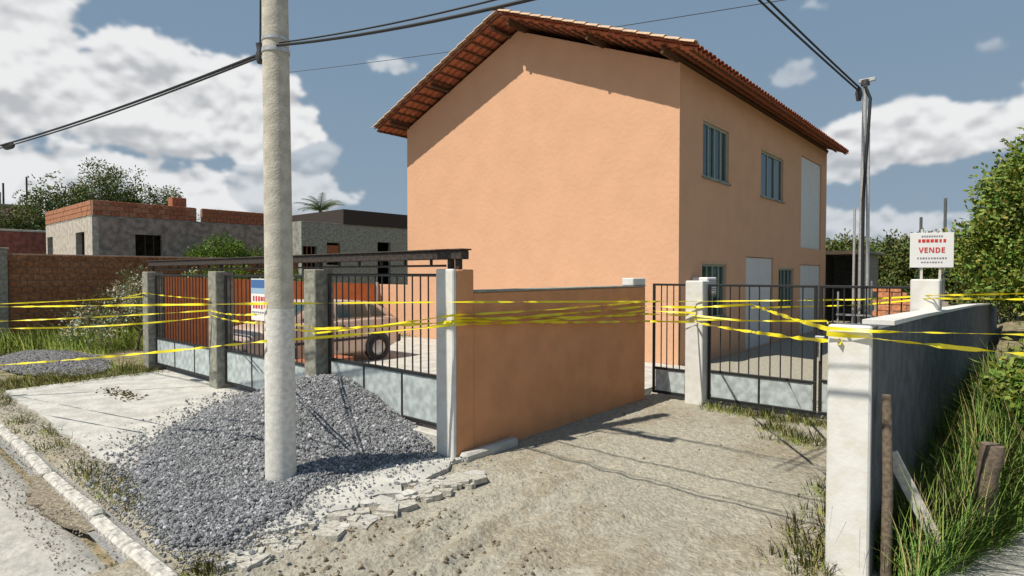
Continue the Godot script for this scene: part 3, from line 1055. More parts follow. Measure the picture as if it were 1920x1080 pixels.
func gravel() -> void:
	var rocks := [stone_mesh(1), stone_mesh(2), stone_mesh(3)]
	var g := thing("gravel_pile", "heap of grey crushed stone piled round the concrete pole", "gravel pile", Vector3(0, 0, 0))
	var st := SurfaceTool.new()
	st.begin(Mesh.PRIMITIVE_TRIANGLES)
	st.set_smooth_group(1)
	var step := 0.08
	var hs := {}
	for i in 75:
		for j in 42:
			var x := -10.0 + i * step
			var z := -4.6 + j * step
			hs[Vector2i(i, j)] = Vector3(x, 0.03 + clampf(pile_h(x, z) - 0.012, -0.09, 9.0), z)
	for i in 74:
		for j in 41:
			quad(st, hs[Vector2i(i, j)], hs[Vector2i(i + 1, j)], hs[Vector2i(i + 1, j + 1)], hs[Vector2i(i, j + 1)])
	st.generate_normals()
	put("mound", st.commit(), M.mound, g)
	var xf := [[], [], []]
	var cols := [[], [], []]
	var made := 0
	var tries := 0
	while made < 90000 and tries < 270000:
		tries += 1
		var x := rng.randf_range(-10.2, -3.7)
		var z := rng.randf_range(-4.6, -1.5)
		var h := pile_h(x, z)
		if h < 0.0:
			# stray stones thin out beyond the edge
			if h < -0.8 or rng.randf() > 0.22 * exp(h * 5.0):
				continue
			h = 0.0
		if Vector2(x + 5.25, z + 2.76).length() < 0.16:
			continue
		var k := rng.randi() % 3
		var s := 0.020 * exp(rng.randfn() * 0.38)
		s = clampf(s, 0.01, 0.075)
		xf[k].append(Transform3D(spin3().scaled(Vector3.ONE * s), Vector3(x, 0.03 + h + s * rng.randf_range(-0.1, 0.45), z)))
		var v := rng.randf_range(0.12, 0.30)
		if rng.randf() < 0.14:
			v = rng.randf_range(0.3, 0.52)
		cols[k].append(Color(v * 0.97, v, v * 1.07))
		made += 1
	for k in 3:
		scatter("stones", rocks[k], M.stone, xf[k], cols[k], g)
	# the older heap on the vacant lot
	var g2 := thing("gravel_pile", "low spread of grey gravel on the vacant lot among weeds", "gravel pile", Vector3(-16.6, 0, -3.3))
	var x2 := [[], [], []]
	var c2 := [[], [], []]
	for i in 9000:
		var a := rng.randf() * TAU
		var r := sqrt(rng.randf())
		var p := Vector2(cos(a) * r * 2.6, sin(a) * r * 0.95)
		var y := 0.13 * (1.0 - r * r) + gn1.get_noise_2d(p.x, p.y) * 0.05
		var k := rng.randi() % 3
		var s := rng.randf_range(0.04, 0.08)
		x2[k].append(Transform3D(spin3().scaled(Vector3.ONE * s), Vector3(p.x, y, p.y)))
		var v := rng.randf_range(0.11, 0.27)
		c2[k].append(Color(v, v, v * 1.03))
	var s2 := begin()
	for i in 24:
		for j in 6:
			var q := []
			for e in [[0, 0], [1, 0], [1, 1], [0, 1]]:
				var a: float = TAU * (i + e[0]) / 24.0
				var r: float = (j + e[1]) / 6.0
				q.append(Vector3(cos(a) * r * 2.6, 0.12 * (1.0 - r * r) - 0.01, sin(a) * r * 0.95))
			quad(s2, q[0], q[1], q[2], q[3])
	put("mound", done(s2), M.mound, g2)
	for k in 3:
		scatter("stones", rocks[k], M.stone, x2[k], c2[k], g2)
	# pebbles on the dirt
	var px := []
	var pc := []
	for i in 2200:
		var x := rng.randf_range(-4.6, -0.9)
		var z := rng.randf_range(-8.7, -1.0)
		var s := rng.randf_range(0.005, 0.015) * (2.4 if rng.randf() < 0.07 else 1.0)
		px.append(Transform3D(spin3().scaled(Vector3.ONE * s), Vector3(x, -0.013 + 0.026 * rutted(x, z) + s * 0.2, z)))
		var v := rng.randf_range(0.10, 0.42)
		pc.append(Color(v * 1.05, v * 0.98, v * 0.85))
	for i in 800:
		var x := rng.randf_range(-4.3, -2.4)
		var z := rng.randf_range(-3.4, -1.0)
		if gn1.get_noise_2d(x * 2.2, z * 0.8) < 0.05:
			continue
		var s := rng.randf_range(0.012, 0.05)
		px.append(Transform3D(spin3().scaled(Vector3.ONE * s), Vector3(x, -0.013 + 0.026 * rutted(x, z) + s * 0.1, z)))
		var v := rng.randf_range(0.09, 0.24)
		pc.append(Color(v * 1.2, v, v * 0.74))
	for i in 4200:
		var x := rng.randf_range(-14.0, -4.3)
		var z := rng.randf_range(-1.9, -1.0)
		var s := rng.randf_range(0.008, 0.024)
		px.append(Transform3D(spin3().scaled(Vector3.ONE * s), Vector3(x, (-0.002 if z < -1.52 else -0.055) + (0.02 if z < -1.36 and z > -1.52 else 0.0) + 0.025 * rough_ground(x, z), z)))
		var v := rng.randf_range(0.12, 0.42)
		pc.append(Color(v * 1.1, v, v * 0.82))
	var pb := scatter("pebbles", rocks[1], M.stone, px, pc)
	pb.set_meta("label", "small pebbles and grit strewn over the dirt drive and gutter")
	pb.set_meta("category", "pebbles")

# ------------------------------------------------------------------ pole and wires
func utility_pole() -> void:
	var px := -5.25
	var pz := -2.76
	var t := thing("utility_pole", "round concrete utility pole standing in the gravel heap", "utility pole", Vector3(px, 0, pz))
	put("lower_shaft", rod([Vector3(0, -0.3, 0), Vector3(0.0, 1.68, 0)], [0.140, 0.131], 28), M.pole_pale, t)
	put("shaft", rod([Vector3(0, 1.681, 0), Vector3(-0.03, 5.0, 0), Vector3(-0.06, 8.0, 0)], [0.127, 0.112, 0.098], 28), M.concrete_pole, t)
	put("clamp_band", rod([Vector3(-0.02, 4.03, 0), Vector3(-0.02, 4.07, 0)], 0.124, 24), M.galv, t)
	put("clamp_band", rod([Vector3(-0.02, 4.14, 0), Vector3(-0.02, 4.17, 0)], 0.123, 24), M.galv, t)
	put("bracket", span(Vector3(-0.26, 4.01, 0.02), Vector3(-0.12, 4.05, 0.06), 0.005), M.galv, t)
	put("insulator", rod([Vector3(-0.22, 3.98, 0.05), Vector3(-0.22, 4.05, 0.05), Vector3(-0.22, 4.1, 0.05), Vector3(-0.22, 4.16, 0.05)], [0.03, 0.045, 0.03, 0.04], 10), M.trim, t)
	put("riser_cable", rod(hang(Vector3(-0.22, 4.15, 0.05), Vector3(-0.2, 6.6, 0.02), 0.0, 4), 0.009, 6), M.cable, t)
	# above the frame: cross-arm whose shadow lies on the drive
	put("crossarm", span(Vector3(-0.95, 6.35, 0.1), Vector3(0.95, 6.45, 0.2), 0.01), M.timber, t)
	put("crossarm_brace", rod([Vector3(-0.55, 6.35, 0.15), Vector3(0, 5.9, 0.1)], 0.018, 6), M.galv, t)
	put("crossarm_brace", rod([Vector3(0.55, 6.35, 0.15), Vector3(0, 5.9, 0.1)], 0.018, 6), M.galv, t)
	for x in [-0.85, -0.4, 0.4, 0.85]:
		put("insulator", rod([Vector3(x, 6.45, 0.15), Vector3(x, 6.52, 0.15), Vector3(x, 6.56, 0.15), Vector3(x, 6.62, 0.15)], [0.02, 0.05, 0.03, 0.045], 10), M.trim, t)
	# cables, each its own run
	var o := Vector3(px, 0, pz)
	var k0 := o + Vector3(-0.22, 4.06, 0.06)
	var west := Vector3(-24.0, 4.9, -0.45)
	tag(put("cable", rod(hang(k0, west, 0.35, 30), 0.014, 8), M.cable), "thick black cable running from the concrete pole out over the vacant lot", "cable", "")
	tag(put("cable", rod(hang(k0 + Vector3(0.02, -0.035, 0.01), west + Vector3(0, -0.05, 0.02), 0.36, 30), 0.010, 6), M.cable), "thin black cable lashed beneath the thick one over the vacant lot", "cable", "")
	var sp := put("cable_joint", rod([Vector3(-12.1, 4.035, -1.97), Vector3(-12.2, 4.035, -1.955), Vector3(-12.4, 4.04, -1.93), Vector3(-12.5, 4.043, -1.917)], [0.024, 0.055, 0.055, 0.024], 10), M.cable)
	tag(sp, "black splice box hanging on the cable over the vacant lot", "cable joint")
	var east := Vector3(3.5, 3.75, -3.15)
	var k1 := o + Vector3(0.12, 4.06, 0.06)
	tag(put("cable", rod(hang(k1, east, 0.32, 30), 0.013, 8), M.cable), "thick black cable rising from the concrete pole past the house gable", "cable")
	tag(put("cable", rod(hang(k1 + Vector3(0, 0.03, -0.02), east + Vector3(0, 0.12, -0.1), 0.30, 30), 0.007, 6), M.cable), "thin black wire just above the thick cable by the house gable", "cable")
	for q in [[-0.85, 0.0, "outer"], [0.85, 0.03, "inner"]]:
		tag(put("power_line", rod(hang(o + Vector3(q[0], 6.6, 0.15), Vector3(26.0, 7.0, -3.6 + q[0]), 0.8 + q[1], 24), 0.012, 6), M.cable), "bare power line on the %s end of the high cross-arm" % q[2], "power line", "overhead power lines")
	tag(put("cable", rod(hang(o + Vector3(0.1, 4.78, 0.08), Vector3(12.0, 5.0, -3.3), 0.25, 24), 0.014, 6), M.cable), "black wire above the frame whose shadow crosses the drive", "cable")
	# far line behind the house
	tag(put("cable", rod(hang(Vector3(-50.2, 19.75, -26.6), Vector3(2.0, 12.0, -25.8), 0.3, 24), 0.018, 6), M.cable), "faint far wire crossing the sky behind the house roof", "cable")

	var fp := thing("far_mast", "tall slim concrete mast far off, in line behind the near pole", "mast", Vector3(-50.2, 0, -26.6))
	put("shaft", rod([Vector3(0, -0.1, 0), Vector3(0, 20.2, 0)], [0.32, 0.16], 14), M.concrete_pole, fp)
	put("crossarm", span(Vector3(-0.7, 19.55, -0.05), Vector3(0.7, 19.68, 0.05), 0.01), M.timber, fp)

func service_post() -> void:
	var t := thing("service_post", "slim galvanised service post with wires behind the stout white pillar", "post", Vector3(-1.68, 0, -9.25))
	put("pipe", rod([Vector3(0, -0.1, 0), Vector3(0.0, 2.2, 0), Vector3(0.02, 4.55, 0)], [0.034, 0.034, 0.03], 14), M.galv, t)
	put("conduit", rod([Vector3(0.085, 0.0, 0.05), Vector3(0.085, 2.3, 0.05), Vector3(0.07, 3.9, 0.04)], 0.022, 10), M.galv, t)
	put("conduit", rod([Vector3(-0.08, 0.0, 0.06), Vector3(-0.075, 2.9, 0.06)], 0.016, 10), M.galv, t)
	put("drop_cable", rod([Vector3(0.03, 1.3, 0.065), Vector3(0.025, 3.0, 0.066), Vector3(0.075, 3.95, 0.06), Vector3(0.09, 4.35, 0.05), Vector3(0.03, 4.52, 0.06)], 0.02, 8), M.cable, t)
	put("cap", rod([Vector3(0.02, 4.55, 0), Vector3(0.02, 4.62, 0)], [0.055, 0.05], 14), M.trim, t)
	put("top_bracket", span(Vector3(-0.06, 4.59, -0.02), Vector3(0.14, 4.64, 0.02), 0.006), M.galv, t)
	put("insulator", rod([Vector3(-0.05, 4.35, 0.03), Vector3(-0.05, 4.45, 0.03), Vector3(-0.05, 4.52, 0.03)], [0.03, 0.045, 0.03], 10), M.trim, t)
	put("bracket", span(Vector3(-0.28, 1.42, 0.06), Vector3(0.16, 1.45, 0.09), 0.004), M.galv, t)
	put("stay", rod([Vector3(-0.26, 0.1, 0.075), Vector3(-0.26, 1.75, 0.075)], 0.012, 8), M.galv, t)
	put("stay", rod([Vector3(0.14, 0.1, 0.075), Vector3(0.14, 1.9, 0.075)], 0.012, 8), M.galv, t)
	for k in 2:
		tag(put("service_wire", rod(hang(Vector3(-1.72, 4.47 + k * 0.05, -9.22), Vector3(-3.0 + k * 0.12, 5.9, -2.7), 0.06, 24), 0.013, 6), M.cable), ["lower", "upper"][k] + " of two black service wires sloping down to the slim galvanised post", "service wire", "service wires to the post")

# ------------------------------------------------------------------ left background
func brick_course(parent: Node, o: Vector3, u: Vector3, n: Vector3, w: float, rows: int, mats: Array, single := false, bl := 0.29, bh := 0.19) -> void:
	# many far bricks joined as one part per tone
	var bm := box(Vector3(bl - 0.018, bh - 0.018, 0.11), 0.006)
	var lists := [[], []]
	var b := Basis(u, Vector3.UP, u.cross(Vector3.UP))
	for r in rows:
		var x := -bl * 0.5 * (r % 2)
		while x < w - 0.05:
			var c := clampf(x + bl * 0.5, bl * 0.5, w - bl * 0.5)
			var which := rng.randi() % 2
			var at := o + u * c + Vector3.UP * (bh * (r + 0.5)) - n * (0.045 + rng.randf_range(-0.008, 0.008))
			if single:
				put("brick", bm, mats[which], parent, at, b)
			else:
				lists[which].append(Transform3D(b, at))
			x += bl
	if not single:
		for k in 2:
			scatter("bricks", bm, mats[k], lists[k], [], parent)

func left_background() -> void:
	# unfinished block house
	var h := thing("unfinished_house", "unfinished cement block house with a bare brick parapet on its flat roof", "house", Vector3(0, 0, 0))
	var x1 := -26.0
	var z1 := -6.44
	var z2 := -13.6
	put("wall", holed(Vector3(x1, -0.2, z1 - 0.2), Vector3(0, 0, -1), Vector3(1, 0, 0), 6.9, 4.3, [[1.2, 2.8, 2.15, 3.72]], 0.2), surf(Vector3(0.30, 0.25, 0.215), 0.3, 2.4, 0.93, 2.5, 0.012, 47, Vector3(0.95, 1.0, 1.03)), h)
	put("wall", holed(Vector3(-33.0, -0.2, z1), Vector3(1, 0, 0), Vector3(0, 0, 1), 7.0, 4.3, [[0.25, 1.6, 1.2, 3.8], [4.8, 1.6, 6.0, 3.8]], 0.2), surf(Vector3(0.47, 0.43, 0.38), 0.2, 2.0, 0.93, 2.5, 0.014, 41), h)
	put("wall", span(Vector3(-33.0, -0.2, z2), Vector3(-26.2, 4.1, z2 + 0.2), 0.005), M.cement_old, h)
	put("wall", span(Vector3(-33.0, -0.2, z2 + 0.2), Vector3(-32.8, 4.1, z1 - 0.2), 0.005), M.cement_old, h)
	put("roof_slab", span(Vector3(-33.0, 4.101, z2), Vector3(-26.0, 4.16, z1), 0.005), M.cement_old, h)
	var pr := Node3D.new()
	pr.name = "parapet"
	h.add_child(pr)
	put("mortar_core", span(Vector3(-26.16, 4.161, -10.1), Vector3(-26.02, 4.71, z1 - 0.16), 0.003), M.mortar, pr)
	put("mortar_core", span(Vector3(-32.98, 4.161, z1 - 0.15), Vector3(-26.02, 4.71, z1 - 0.02), 0.003), M.mortar, pr)
	put("mortar_core", span(Vector3(-26.16, 4.161, -13.5), Vector3(-26.02, 4.70, -10.3), 0.003), M.mortar, pr)
	brick_course(pr, Vector3(-26.0, 4.162, z1 - 0.02), Vector3(0, 0, -1), Vector3(1, 0, 0), 3.6, 3, [M.brick, M.brick_b], true)
	brick_course(pr, Vector3(-26.0, 4.162, -10.32), Vector3(0, 0, -1), Vector3(1, 0, 0), 3.2, 3, [M.brick, M.brick], true)
	brick_course(pr, Vector3(-33.0, 4.162, z1), Vector3(1, 0, 0), Vector3(0, 0, 1), 6.9, 3, [M.brick_b, M.brick_b], true)
	put("chimney", span(Vector3(-27.0, 4.161, -9.9), Vector3(-26.5, 5.15, -9.35), 0.02), M.brick, h)
	put("window_grille", span(Vector3(-26.15, 2.6, -8.23), Vector3(-26.10, 3.52, -8.19), 0.003), M.iron, h)
	put("window_grille", span(Vector3(-26.15, 2.6, -8.53), Vector3(-26.10, 3.52, -8.49), 0.003), M.iron, h)
	# grey rendered house further back
	var g := thing("grey_house", "grey cement rendered house with a dark roof edge beside the salmon house", "house", Vector3(0, 0, 0))
	put("wall", holed(Vector3(-24.0, -0.2, -13.66), Vector3(0, 0, -1), Vector3(1, 0, 0), 9.0, 4.45, [[0.05, 2.2, 0.75, 3.42], [1.25, 2.6, 1.95, 3.62], [4.05, 1.6, 4.85, 3.75]], 0.2), surf(Vector3(0.29, 0.31, 0.275), 0.25, 1.6, 0.93, 2.5, 0.02, 42), g)
	put("wall", span(Vector3(-30.0, -0.2, -13.86), Vector3(-24.201, 4.25, -13.661), 0.005), M.cement_old, g)
	put("wall", span(Vector3(-30.0, -0.2, -22.66), Vector3(-24.201, 4.25, -22.46), 0.005), M.cement_old, g)
	put("wall", span(Vector3(-30.0, -0.2, -22.45), Vector3(-29.8, 4.25, -13.87), 0.005), M.cement_old, g)
	put("roof_slab", span(Vector3(-30.0, 4.251, -22.66), Vector3(-24.0, 4.31, -13.67), 0.005), M.cement_old, g)
	put("roof_edge", span(Vector3(-30.0, 4.311, -22.66), Vector3(-23.94, 5.0, -15.75), 0.01), M.rust_steel, g)
	put("hatch", span(Vector3(-24.08, 2.85, -15.55), Vector3(-24.03, 3.3, -14.92), 0.01), M.brick, g)
	put("grille", span(Vector3(-24.1, 2.0, -13.98), Vector3(-24.06, 3.22, -13.94), 0.004), M.brick, g)
	put("grille", span(Vector3(-24.1, 2.0, -14.2), Vector3(-24.06, 3.22, -14.16), 0.004), M.brick, g)
	# brick boundary wall of the vacant lot
	var w := thing("brick_wall", "brown brick wall along the back of the weedy vacant lot", "wall", Vector3(0, 0, 0))
	put("mortar_core", span(Vector3(-22.14, -0.1, -12.4), Vector3(-22.02, 2.58, -3.4), 0.004), M.mortar, w)
	var brick_brown := surf(Vector3(0.25, 0.115, 0.055), 0.3, 1.4, 0.93, 3.0, 0.02, 43)
	var brick_brown_b := surf(Vector3(0.28, 0.14, 0.07), 0.3, 1.4, 0.93, 3.0, 0.02, 44)
	brick_course(w, Vector3(-22.0, -0.1, -3.4), Vector3(0, 0, -1), Vector3(1, 0, 0), 9.0, 14, [brick_brown, brick_brown_b])
	put("end_post", span(Vector3(-22.2, -0.1, -3.39), Vector3(-21.9, 2.68, -2.95), 0.01), M.cement, w)
	put("end_cap", span(Vector3(-22.24, 2.681, -3.42), Vector3(-21.86, 2.74, -2.9), 0.01), M.cement_old, w)
	# red wall and pink house further left
	var rw := thing("red_wall", "dull red wall with a pale coping left of the block house", "wall", Vector3(0, 0, 0))
	put("wall", span(Vector3(-34.6, -0.1, -9.0), Vector3(-34.4, 3.9, 2.0), 0.01), surf(Vector3(0.24, 0.09, 0.07), 0.25, 2.0, 0.93, 2.0, 0.015, 45), rw)
	put("coping", span(Vector3(-34.66, 3.901, -9.0), Vector3(-34.34, 3.99, 2.0), 0.01), M.slab, rw)
	var pk := thing("pink_house", "pale pink house with roof-top rebar far beyond the vacant lot", "house", Vector3(0, 0, 0))
	put("wall", holed(Vector3(-46.0, -0.1, -6.4), Vector3(0, 0, -1), Vector3(1, 0, 0), 2.4, 6.1, [[0.8, 4.4, 1.6, 5.4]], 0.2), surf(Vector3(0.50, 0.34, 0.28), 0.15, 2.0, 0.9, 1.5, 0.014, 46), pk)
	put("wall", span(Vector3(-54.0, -0.1, -6.6), Vector3(-46.2, 6.0, -6.4), 0.01), M.plaster, pk)
	put("roof_slab", span(Vector3(-54.0, 6.001, -8.9), Vector3(-45.9, 6.15, -6.3), 0.01), M.cement_old, pk)
	put("back_wall", span(Vector3(-54.0, -0.1, -8.8), Vector3(-46.2, 6.0, -8.6), 0.01), M.plaster, pk)
	for q in [[-7.0, 7.4], [-8.1, 7.9], [-6.6, 7.0]]:
		put("rebar", rod([Vector3(-46.1, 6.15, q[0]), Vector3(-46.1, q[1], q[0])], 0.05, 6), M.rust_steel, pk)
	put("water_tank", rod([Vector3(-46.9, 6.15, -6.6), Vector3(-46.9, 6.9, -6.6), Vector3(-46.9, 7.05, -6.6)], [0.4, 0.42, 0.15], 14), M.cement, pk)

# ------------------------------------------------------------------ right background
func right_background() -> void:
	# low brick wall inside the yard, bricks one by one
	var w := thing("brick_stack", "low orange brick wall inside the yard behind the inner gate", "wall", Vector3(-2.15, 0, -13.0))
	put("mortar_core", span(Vector3(0.01, 0.0, -0.105), Vector3(1.15, 1.5, -0.015), 0.002), M.mortar, w)
	var bm := box(Vector3(0.225, 0.105, 0.12), 0.006)
	var bright := surf(Vector3(0.52, 0.22, 0.11), 0.25, 0.8, 0.92, 3.0, 0.02, 51)
	for r in 15:
		for k in 5:
			var top := 15 if k < 2 else (13 if k < 4 else 12)
			if r >= top:
				continue
			put("brick", bm, bright if (r + k * 2) % 3 else M.brick_b, w, Vector3(0.12 + k * 0.24 + (0.06 if r % 2 else -0.02), 0.06 + r * 0.118, -0.06 + rng.randf_range(-0.006, 0.006)))
	# dark shed at the back of the yard
	var s := thing("shed", "dark open shed with a pale roof edge behind the service post", "shed", Vector3(0, 0, 0))
	put("post", span(Vector3(-5.95, 0, -25.2), Vector3(-5.8, 2.75, -25.05), 0.01), M.timber, s)
	put("post", span(Vector3(-4.75, 0, -25.2), Vector3(-4.6, 2.75, -25.05), 0.01), M.timber, s)
	put("back_wall", span(Vector3(-6.2, 0, -28.2), Vector3(-4.5, 2.75, -28.0), 0.01), M.cement, s)
	put("side_wall", span(Vector3(-6.2, 0, -27.99), Vector3(-6.1, 2.75, -25.3), 0.01), M.cement, s)
	put("side_wall", span(Vector3(-4.6, 0, -27.99), Vector3(-4.5, 2.75, -25.3), 0.01), M.cement, s)
	put("roof", span(Vector3(-6.4, 2.76, -28.4), Vector3(-4.3, 2.84, -24.8), 0.01), M.cement_old, s)
	put("roof_edge", span(Vector3(-6.4, 2.72, -24.79), Vector3(-4.3, 2.86, -24.74), 0.01), M.clay_pale, s)
	# twin far masts over the hedge
	for q in [[-4.9, 4.6], [-4.0, 5.4]]:
		tag(put("mast", rod([Vector3(q[0] + 1.3, 0, -33.0), Vector3(q[0] + 1.3, q[1], -33.0)], 0.06, 8), M.cement_dark), ("taller" if q[1] > 5.0 else "shorter") + " thin dark mast rising above the far hedge behind the sign board", "mast", "far masts")

# ------------------------------------------------------------------ car
func loft(st: SurfaceTool, secs: Array) -> void:
	# secs: arrays of points of equal count, closed loops
	for i in secs.size() - 1:
		var n: int = secs[i].size()
		for k in n:
			var l := (k + 1) % n
			quad(st, secs[i][k], secs[i + 1][k], secs[i + 1][l], secs[i][l])
	for e in [0, secs.size() - 1]:
		for k in range(1, secs[e].size() - 1):
			tri(st, secs[e][0], secs[e][k], secs[e][k + 1])

func ring(z: float, y0: float, y1: float, w0: float, w1: float, r: float) -> Array:
	var out := []
	var c := [Vector2(-w0, y0), Vector2(w0, y0), Vector2(w1, y1), Vector2(-w1, y1)]
	for k in 4:
		var p: Vector2 = c[k]
		var a: Vector2 = (c[(k + 3) % 4] - p).normalized()
		var b: Vector2 = (c[(k + 1) % 4] - p).normalized()
		for t in [[a, 1.0], [(a + b) * 0.5, 0.58], [b, 1.0]]:
			var q: Vector2 = p + t[0] * r * t[1]
			out.append(Vector3(q.x, q.y, z))
	return out

func car() -> void:
	# nose towards the street (+z), tail towards the house
	var t := thing("parked_car", "silver-beige hatchback parked behind the barred gate", "car", Vector3(-11.78, 0.06, -6.93))
	var st := begin()
	st.set_smooth_group(1)
	var prof := [[-1.84, 0.42, 0.80, 0.66], [-1.80, 0.34, 0.92, 0.74], [-1.55, 0.26, 0.96, 0.78], [-0.9, 0.2, 0.97, 0.80], [0.0, 0.2, 0.95, 0.80], [0.75, 0.2, 0.93, 0.80], [1.25, 0.24, 0.86, 0.78], [1.65, 0.3, 0.78, 0.74], [1.82, 0.36, 0.66, 0.66]]
	var secs := []
	for p in prof:
		secs.append(ring(p[0], p[1], p[2], p[3] * 0.97, p[3], 0.07))
	loft(st, secs)
	put("body", done(st), M.car, t)
	st = begin()
	st.set_smooth_group(1)
	secs = []
	for p in [[-1.72, 0.93, 0.98, 0.70, 0.62], [-1.55, 0.93, 1.12, 0.72, 0.62], [-1.2, 0.93, 1.30, 0.74, 0.60], [-0.6, 0.93, 1.36, 0.75, 0.60], [0.1, 0.93, 1.36, 0.75, 0.60], [0.35, 0.92, 1.28, 0.75, 0.61], [0.95, 0.90, 0.95, 0.72, 0.66]]:
		secs.append(ring(p[0], p[1], p[2], p[3], p[4], 0.02))
	loft(st, secs)
	put("cabin", done(st), M.car, t)
	for s in [-1.0, 1.0]:
		# side windows a little proud of the cabin
		for w in [[-1.45, -1.15, -1.02, -1.02], [-0.98, -0.92, -0.18, -0.18], [-0.10, -0.10, 0.18, 0.70]]:
			var g := begin()
			var yb := 0.985
			var yt := 1.27
			var xb: float = 0.747 * s
			var xt: float = 0.655 * s
			var ytop: float = yt if w[1] > -1.1 else 1.24
			quad(g, Vector3(xb, yb, w[0]), Vector3(xt, ytop, w[1]), Vector3(xt, yt, w[2]), Vector3(xb, yb, w[3]))
			var gl: StandardMaterial3D = M.trim
			put("side_window", done(g), M.glass, t, Vector3(0.012 * s, 0, 0))
		put("door_seam", span(Vector3(0.803 * s - 0.002, 0.3, -0.14), Vector3(0.803 * s + 0.002, 0.92, -0.125), 0.0005), M.trim, t)
		put("side_trim", span(Vector3(0.80 * s - 0.012, 0.50, -1.2), Vector3(0.80 * s + 0.012, 0.55, 0.85), 0.004), M.trim, t)
		put("door_handle", span(Vector3(0.80 * s - 0.012, 0.80, -0.32), Vector3(0.80 * s + 0.02, 0.83, -0.18), 0.004), M.trim, t)
		put("mirror", box(Vector3(0.14, 0.1, 0.08), 0.02), M.trim, t, Vector3(0.84 * s, 0.99, 0.62))
		put("taillight", span(Vector3(0.5 * s, 0.62, -1.85), Vector3(0.68 * s, 0.82, -1.79), 0.01), M.red_lamp, t)
		put("headlight", span(Vector3(0.36 * s, 0.54, 1.74), Vector3(0.64 * s, 0.66, 1.81), 0.015), M.clear_lamp, t)
		for z in [-1.18, 1.12]:
			var wheel := Node3D.new()
			wheel.name = "wheel"
			t.add_child(wheel, true)
			wheel.position = Vector3(0.72 * s, 0.28, z)
			put("arch", rod([Vector3(0.0, 0.03, 0), Vector3(0.087 * s, 0.03, 0)], 0.33, 24), M.trim, wheel)
			put("tyre", rod([Vector3(-0.08 * s, 0, 0), Vector3(0.075 * s, 0, 0), Vector3(0.1 * s, 0, 0)], [0.28, 0.28, 0.255], 24), M.rubber, wheel)
			put("rim", rod([Vector3(0.09 * s, 0, 0), Vector3(0.105 * s, 0, 0), Vector3(0.112 * s, 0, 0)], [0.18, 0.17, 0.05], 16), M.rim, wheel)
	for g in [[0.37, 1.31, 0.96, 0.955, 0.58, 0.66, "windscreen"], [-1.58, 1.10, -1.18, 1.29, 0.6, 0.58, "rear_window"]]:
		var q := begin()
		quad(q, Vector3(-g[4], g[1], g[0]), Vector3(g[4], g[1], g[0]), Vector3(g[5], g[3], g[2]), Vector3(-g[5], g[3], g[2]))
		put(g[6], done(q), M.glass, t, Vector3(0, 0.015, 0.012 if g[0] > 0 else -0.012))
	put("bumper", box(Vector3(1.44, 0.17, 0.12), 0.03), M.trim, t, Vector3(0, 0.42, 1.80))
	put("bumper", box(Vector3(1.44, 0.17, 0.12), 0.03), M.trim, t, Vector3(0, 0.44, -1.84))
	put("grille", box(Vector3(0.66, 0.09, 0.03), 0.01), M.trim, t, Vector3(0, 0.60, 1.80))
	put("number_plate", box(Vector3(0.4, 0.13, 0.012), 0.003), M.board, t, Vector3(0, 0.43, 1.868))
	# a stack of red clay blocks on the yard floor
	var bs := thing("clay_blocks", "small stack of red clay blocks on the yard floor beside the car", "blocks", Vector3(-10.35, 0.06, -6.25), 0.06)
	var bm := box(Vector3(0.19, 0.14, 0.29), 0.008)
	for r in 2:
		for i in 3:
			for j in 4:
				put("block", bm, M.brick if (i + j + r) % 2 else M.clay, bs, Vector3(0.2 * (i - 1) + rng.randf_range(-0.006, 0.006), 0.071 + r * 0.142, 0.3 * (j - 1.5) + rng.randf_range(-0.006, 0.006)))

# ------------------------------------------------------------------ right corner things
func right_corner() -> void:
	var p := put("fence_post", rod([Vector3(0, -0.1, 0), Vector3(0.005, 0.6, 0.01), Vector3(-0.01, 1.2, 0.0)], [0.034, 0.032, 0.028], 9), M.wood, null, Vector3(-0.66, 0, -4.56))
	tag(p, "thin weathered wooden post beside the stout white pillar", "post")
	var st := begin()
	var a := Vector3(-0.33, 0.0, -4.90)
	var b := Vector3(-0.68, 0.76, -4.82)
	var d := (b - a).normalized()
	var sx := d.cross(Vector3(0, 0, 1)).normalized()
	cbox(st, Vector3(0.085, (b - a).length(), 0.025), 0.004, Transform3D(Basis(sx, d, sx.cross(d)), (a + b) * 0.5))
	tag(put("plank", done(st), M.plank), "pale grey plank leaning against the dark cement wall in the grass", "plank")
	var s := put("tree_stump", rod([Vector3(0.0, -0.1, 0), Vector3(0.0, 0.25, 0), Vector3(0.015, 0.55, 0.0), Vector3(0.03, 0.62, 0.0), Vector3(0.04, 0.74, 0)], [0.075, 0.07, 0.068, 0.08, 0.072], 12), M.wood, null, Vector3(-0.19, 0, -5.6))
	tag(s, "thick short wooden post standing in the tall grass by the pale road edge", "post")
	for q in [[-12.6, -1.1, "square timber stake at the road edge by the vacant lot", 1.62], [0.45, -6.3, "square timber stake in the grass right of the dark wall", 2.0]]:
		tag(put("timber_stake", span(Vector3(-0.03, -0.2, -0.03), Vector3(0.03, q[3], 0.03), 0.006), M.wood, null, Vector3(q[0], 0, q[1])), q[2], "stake")

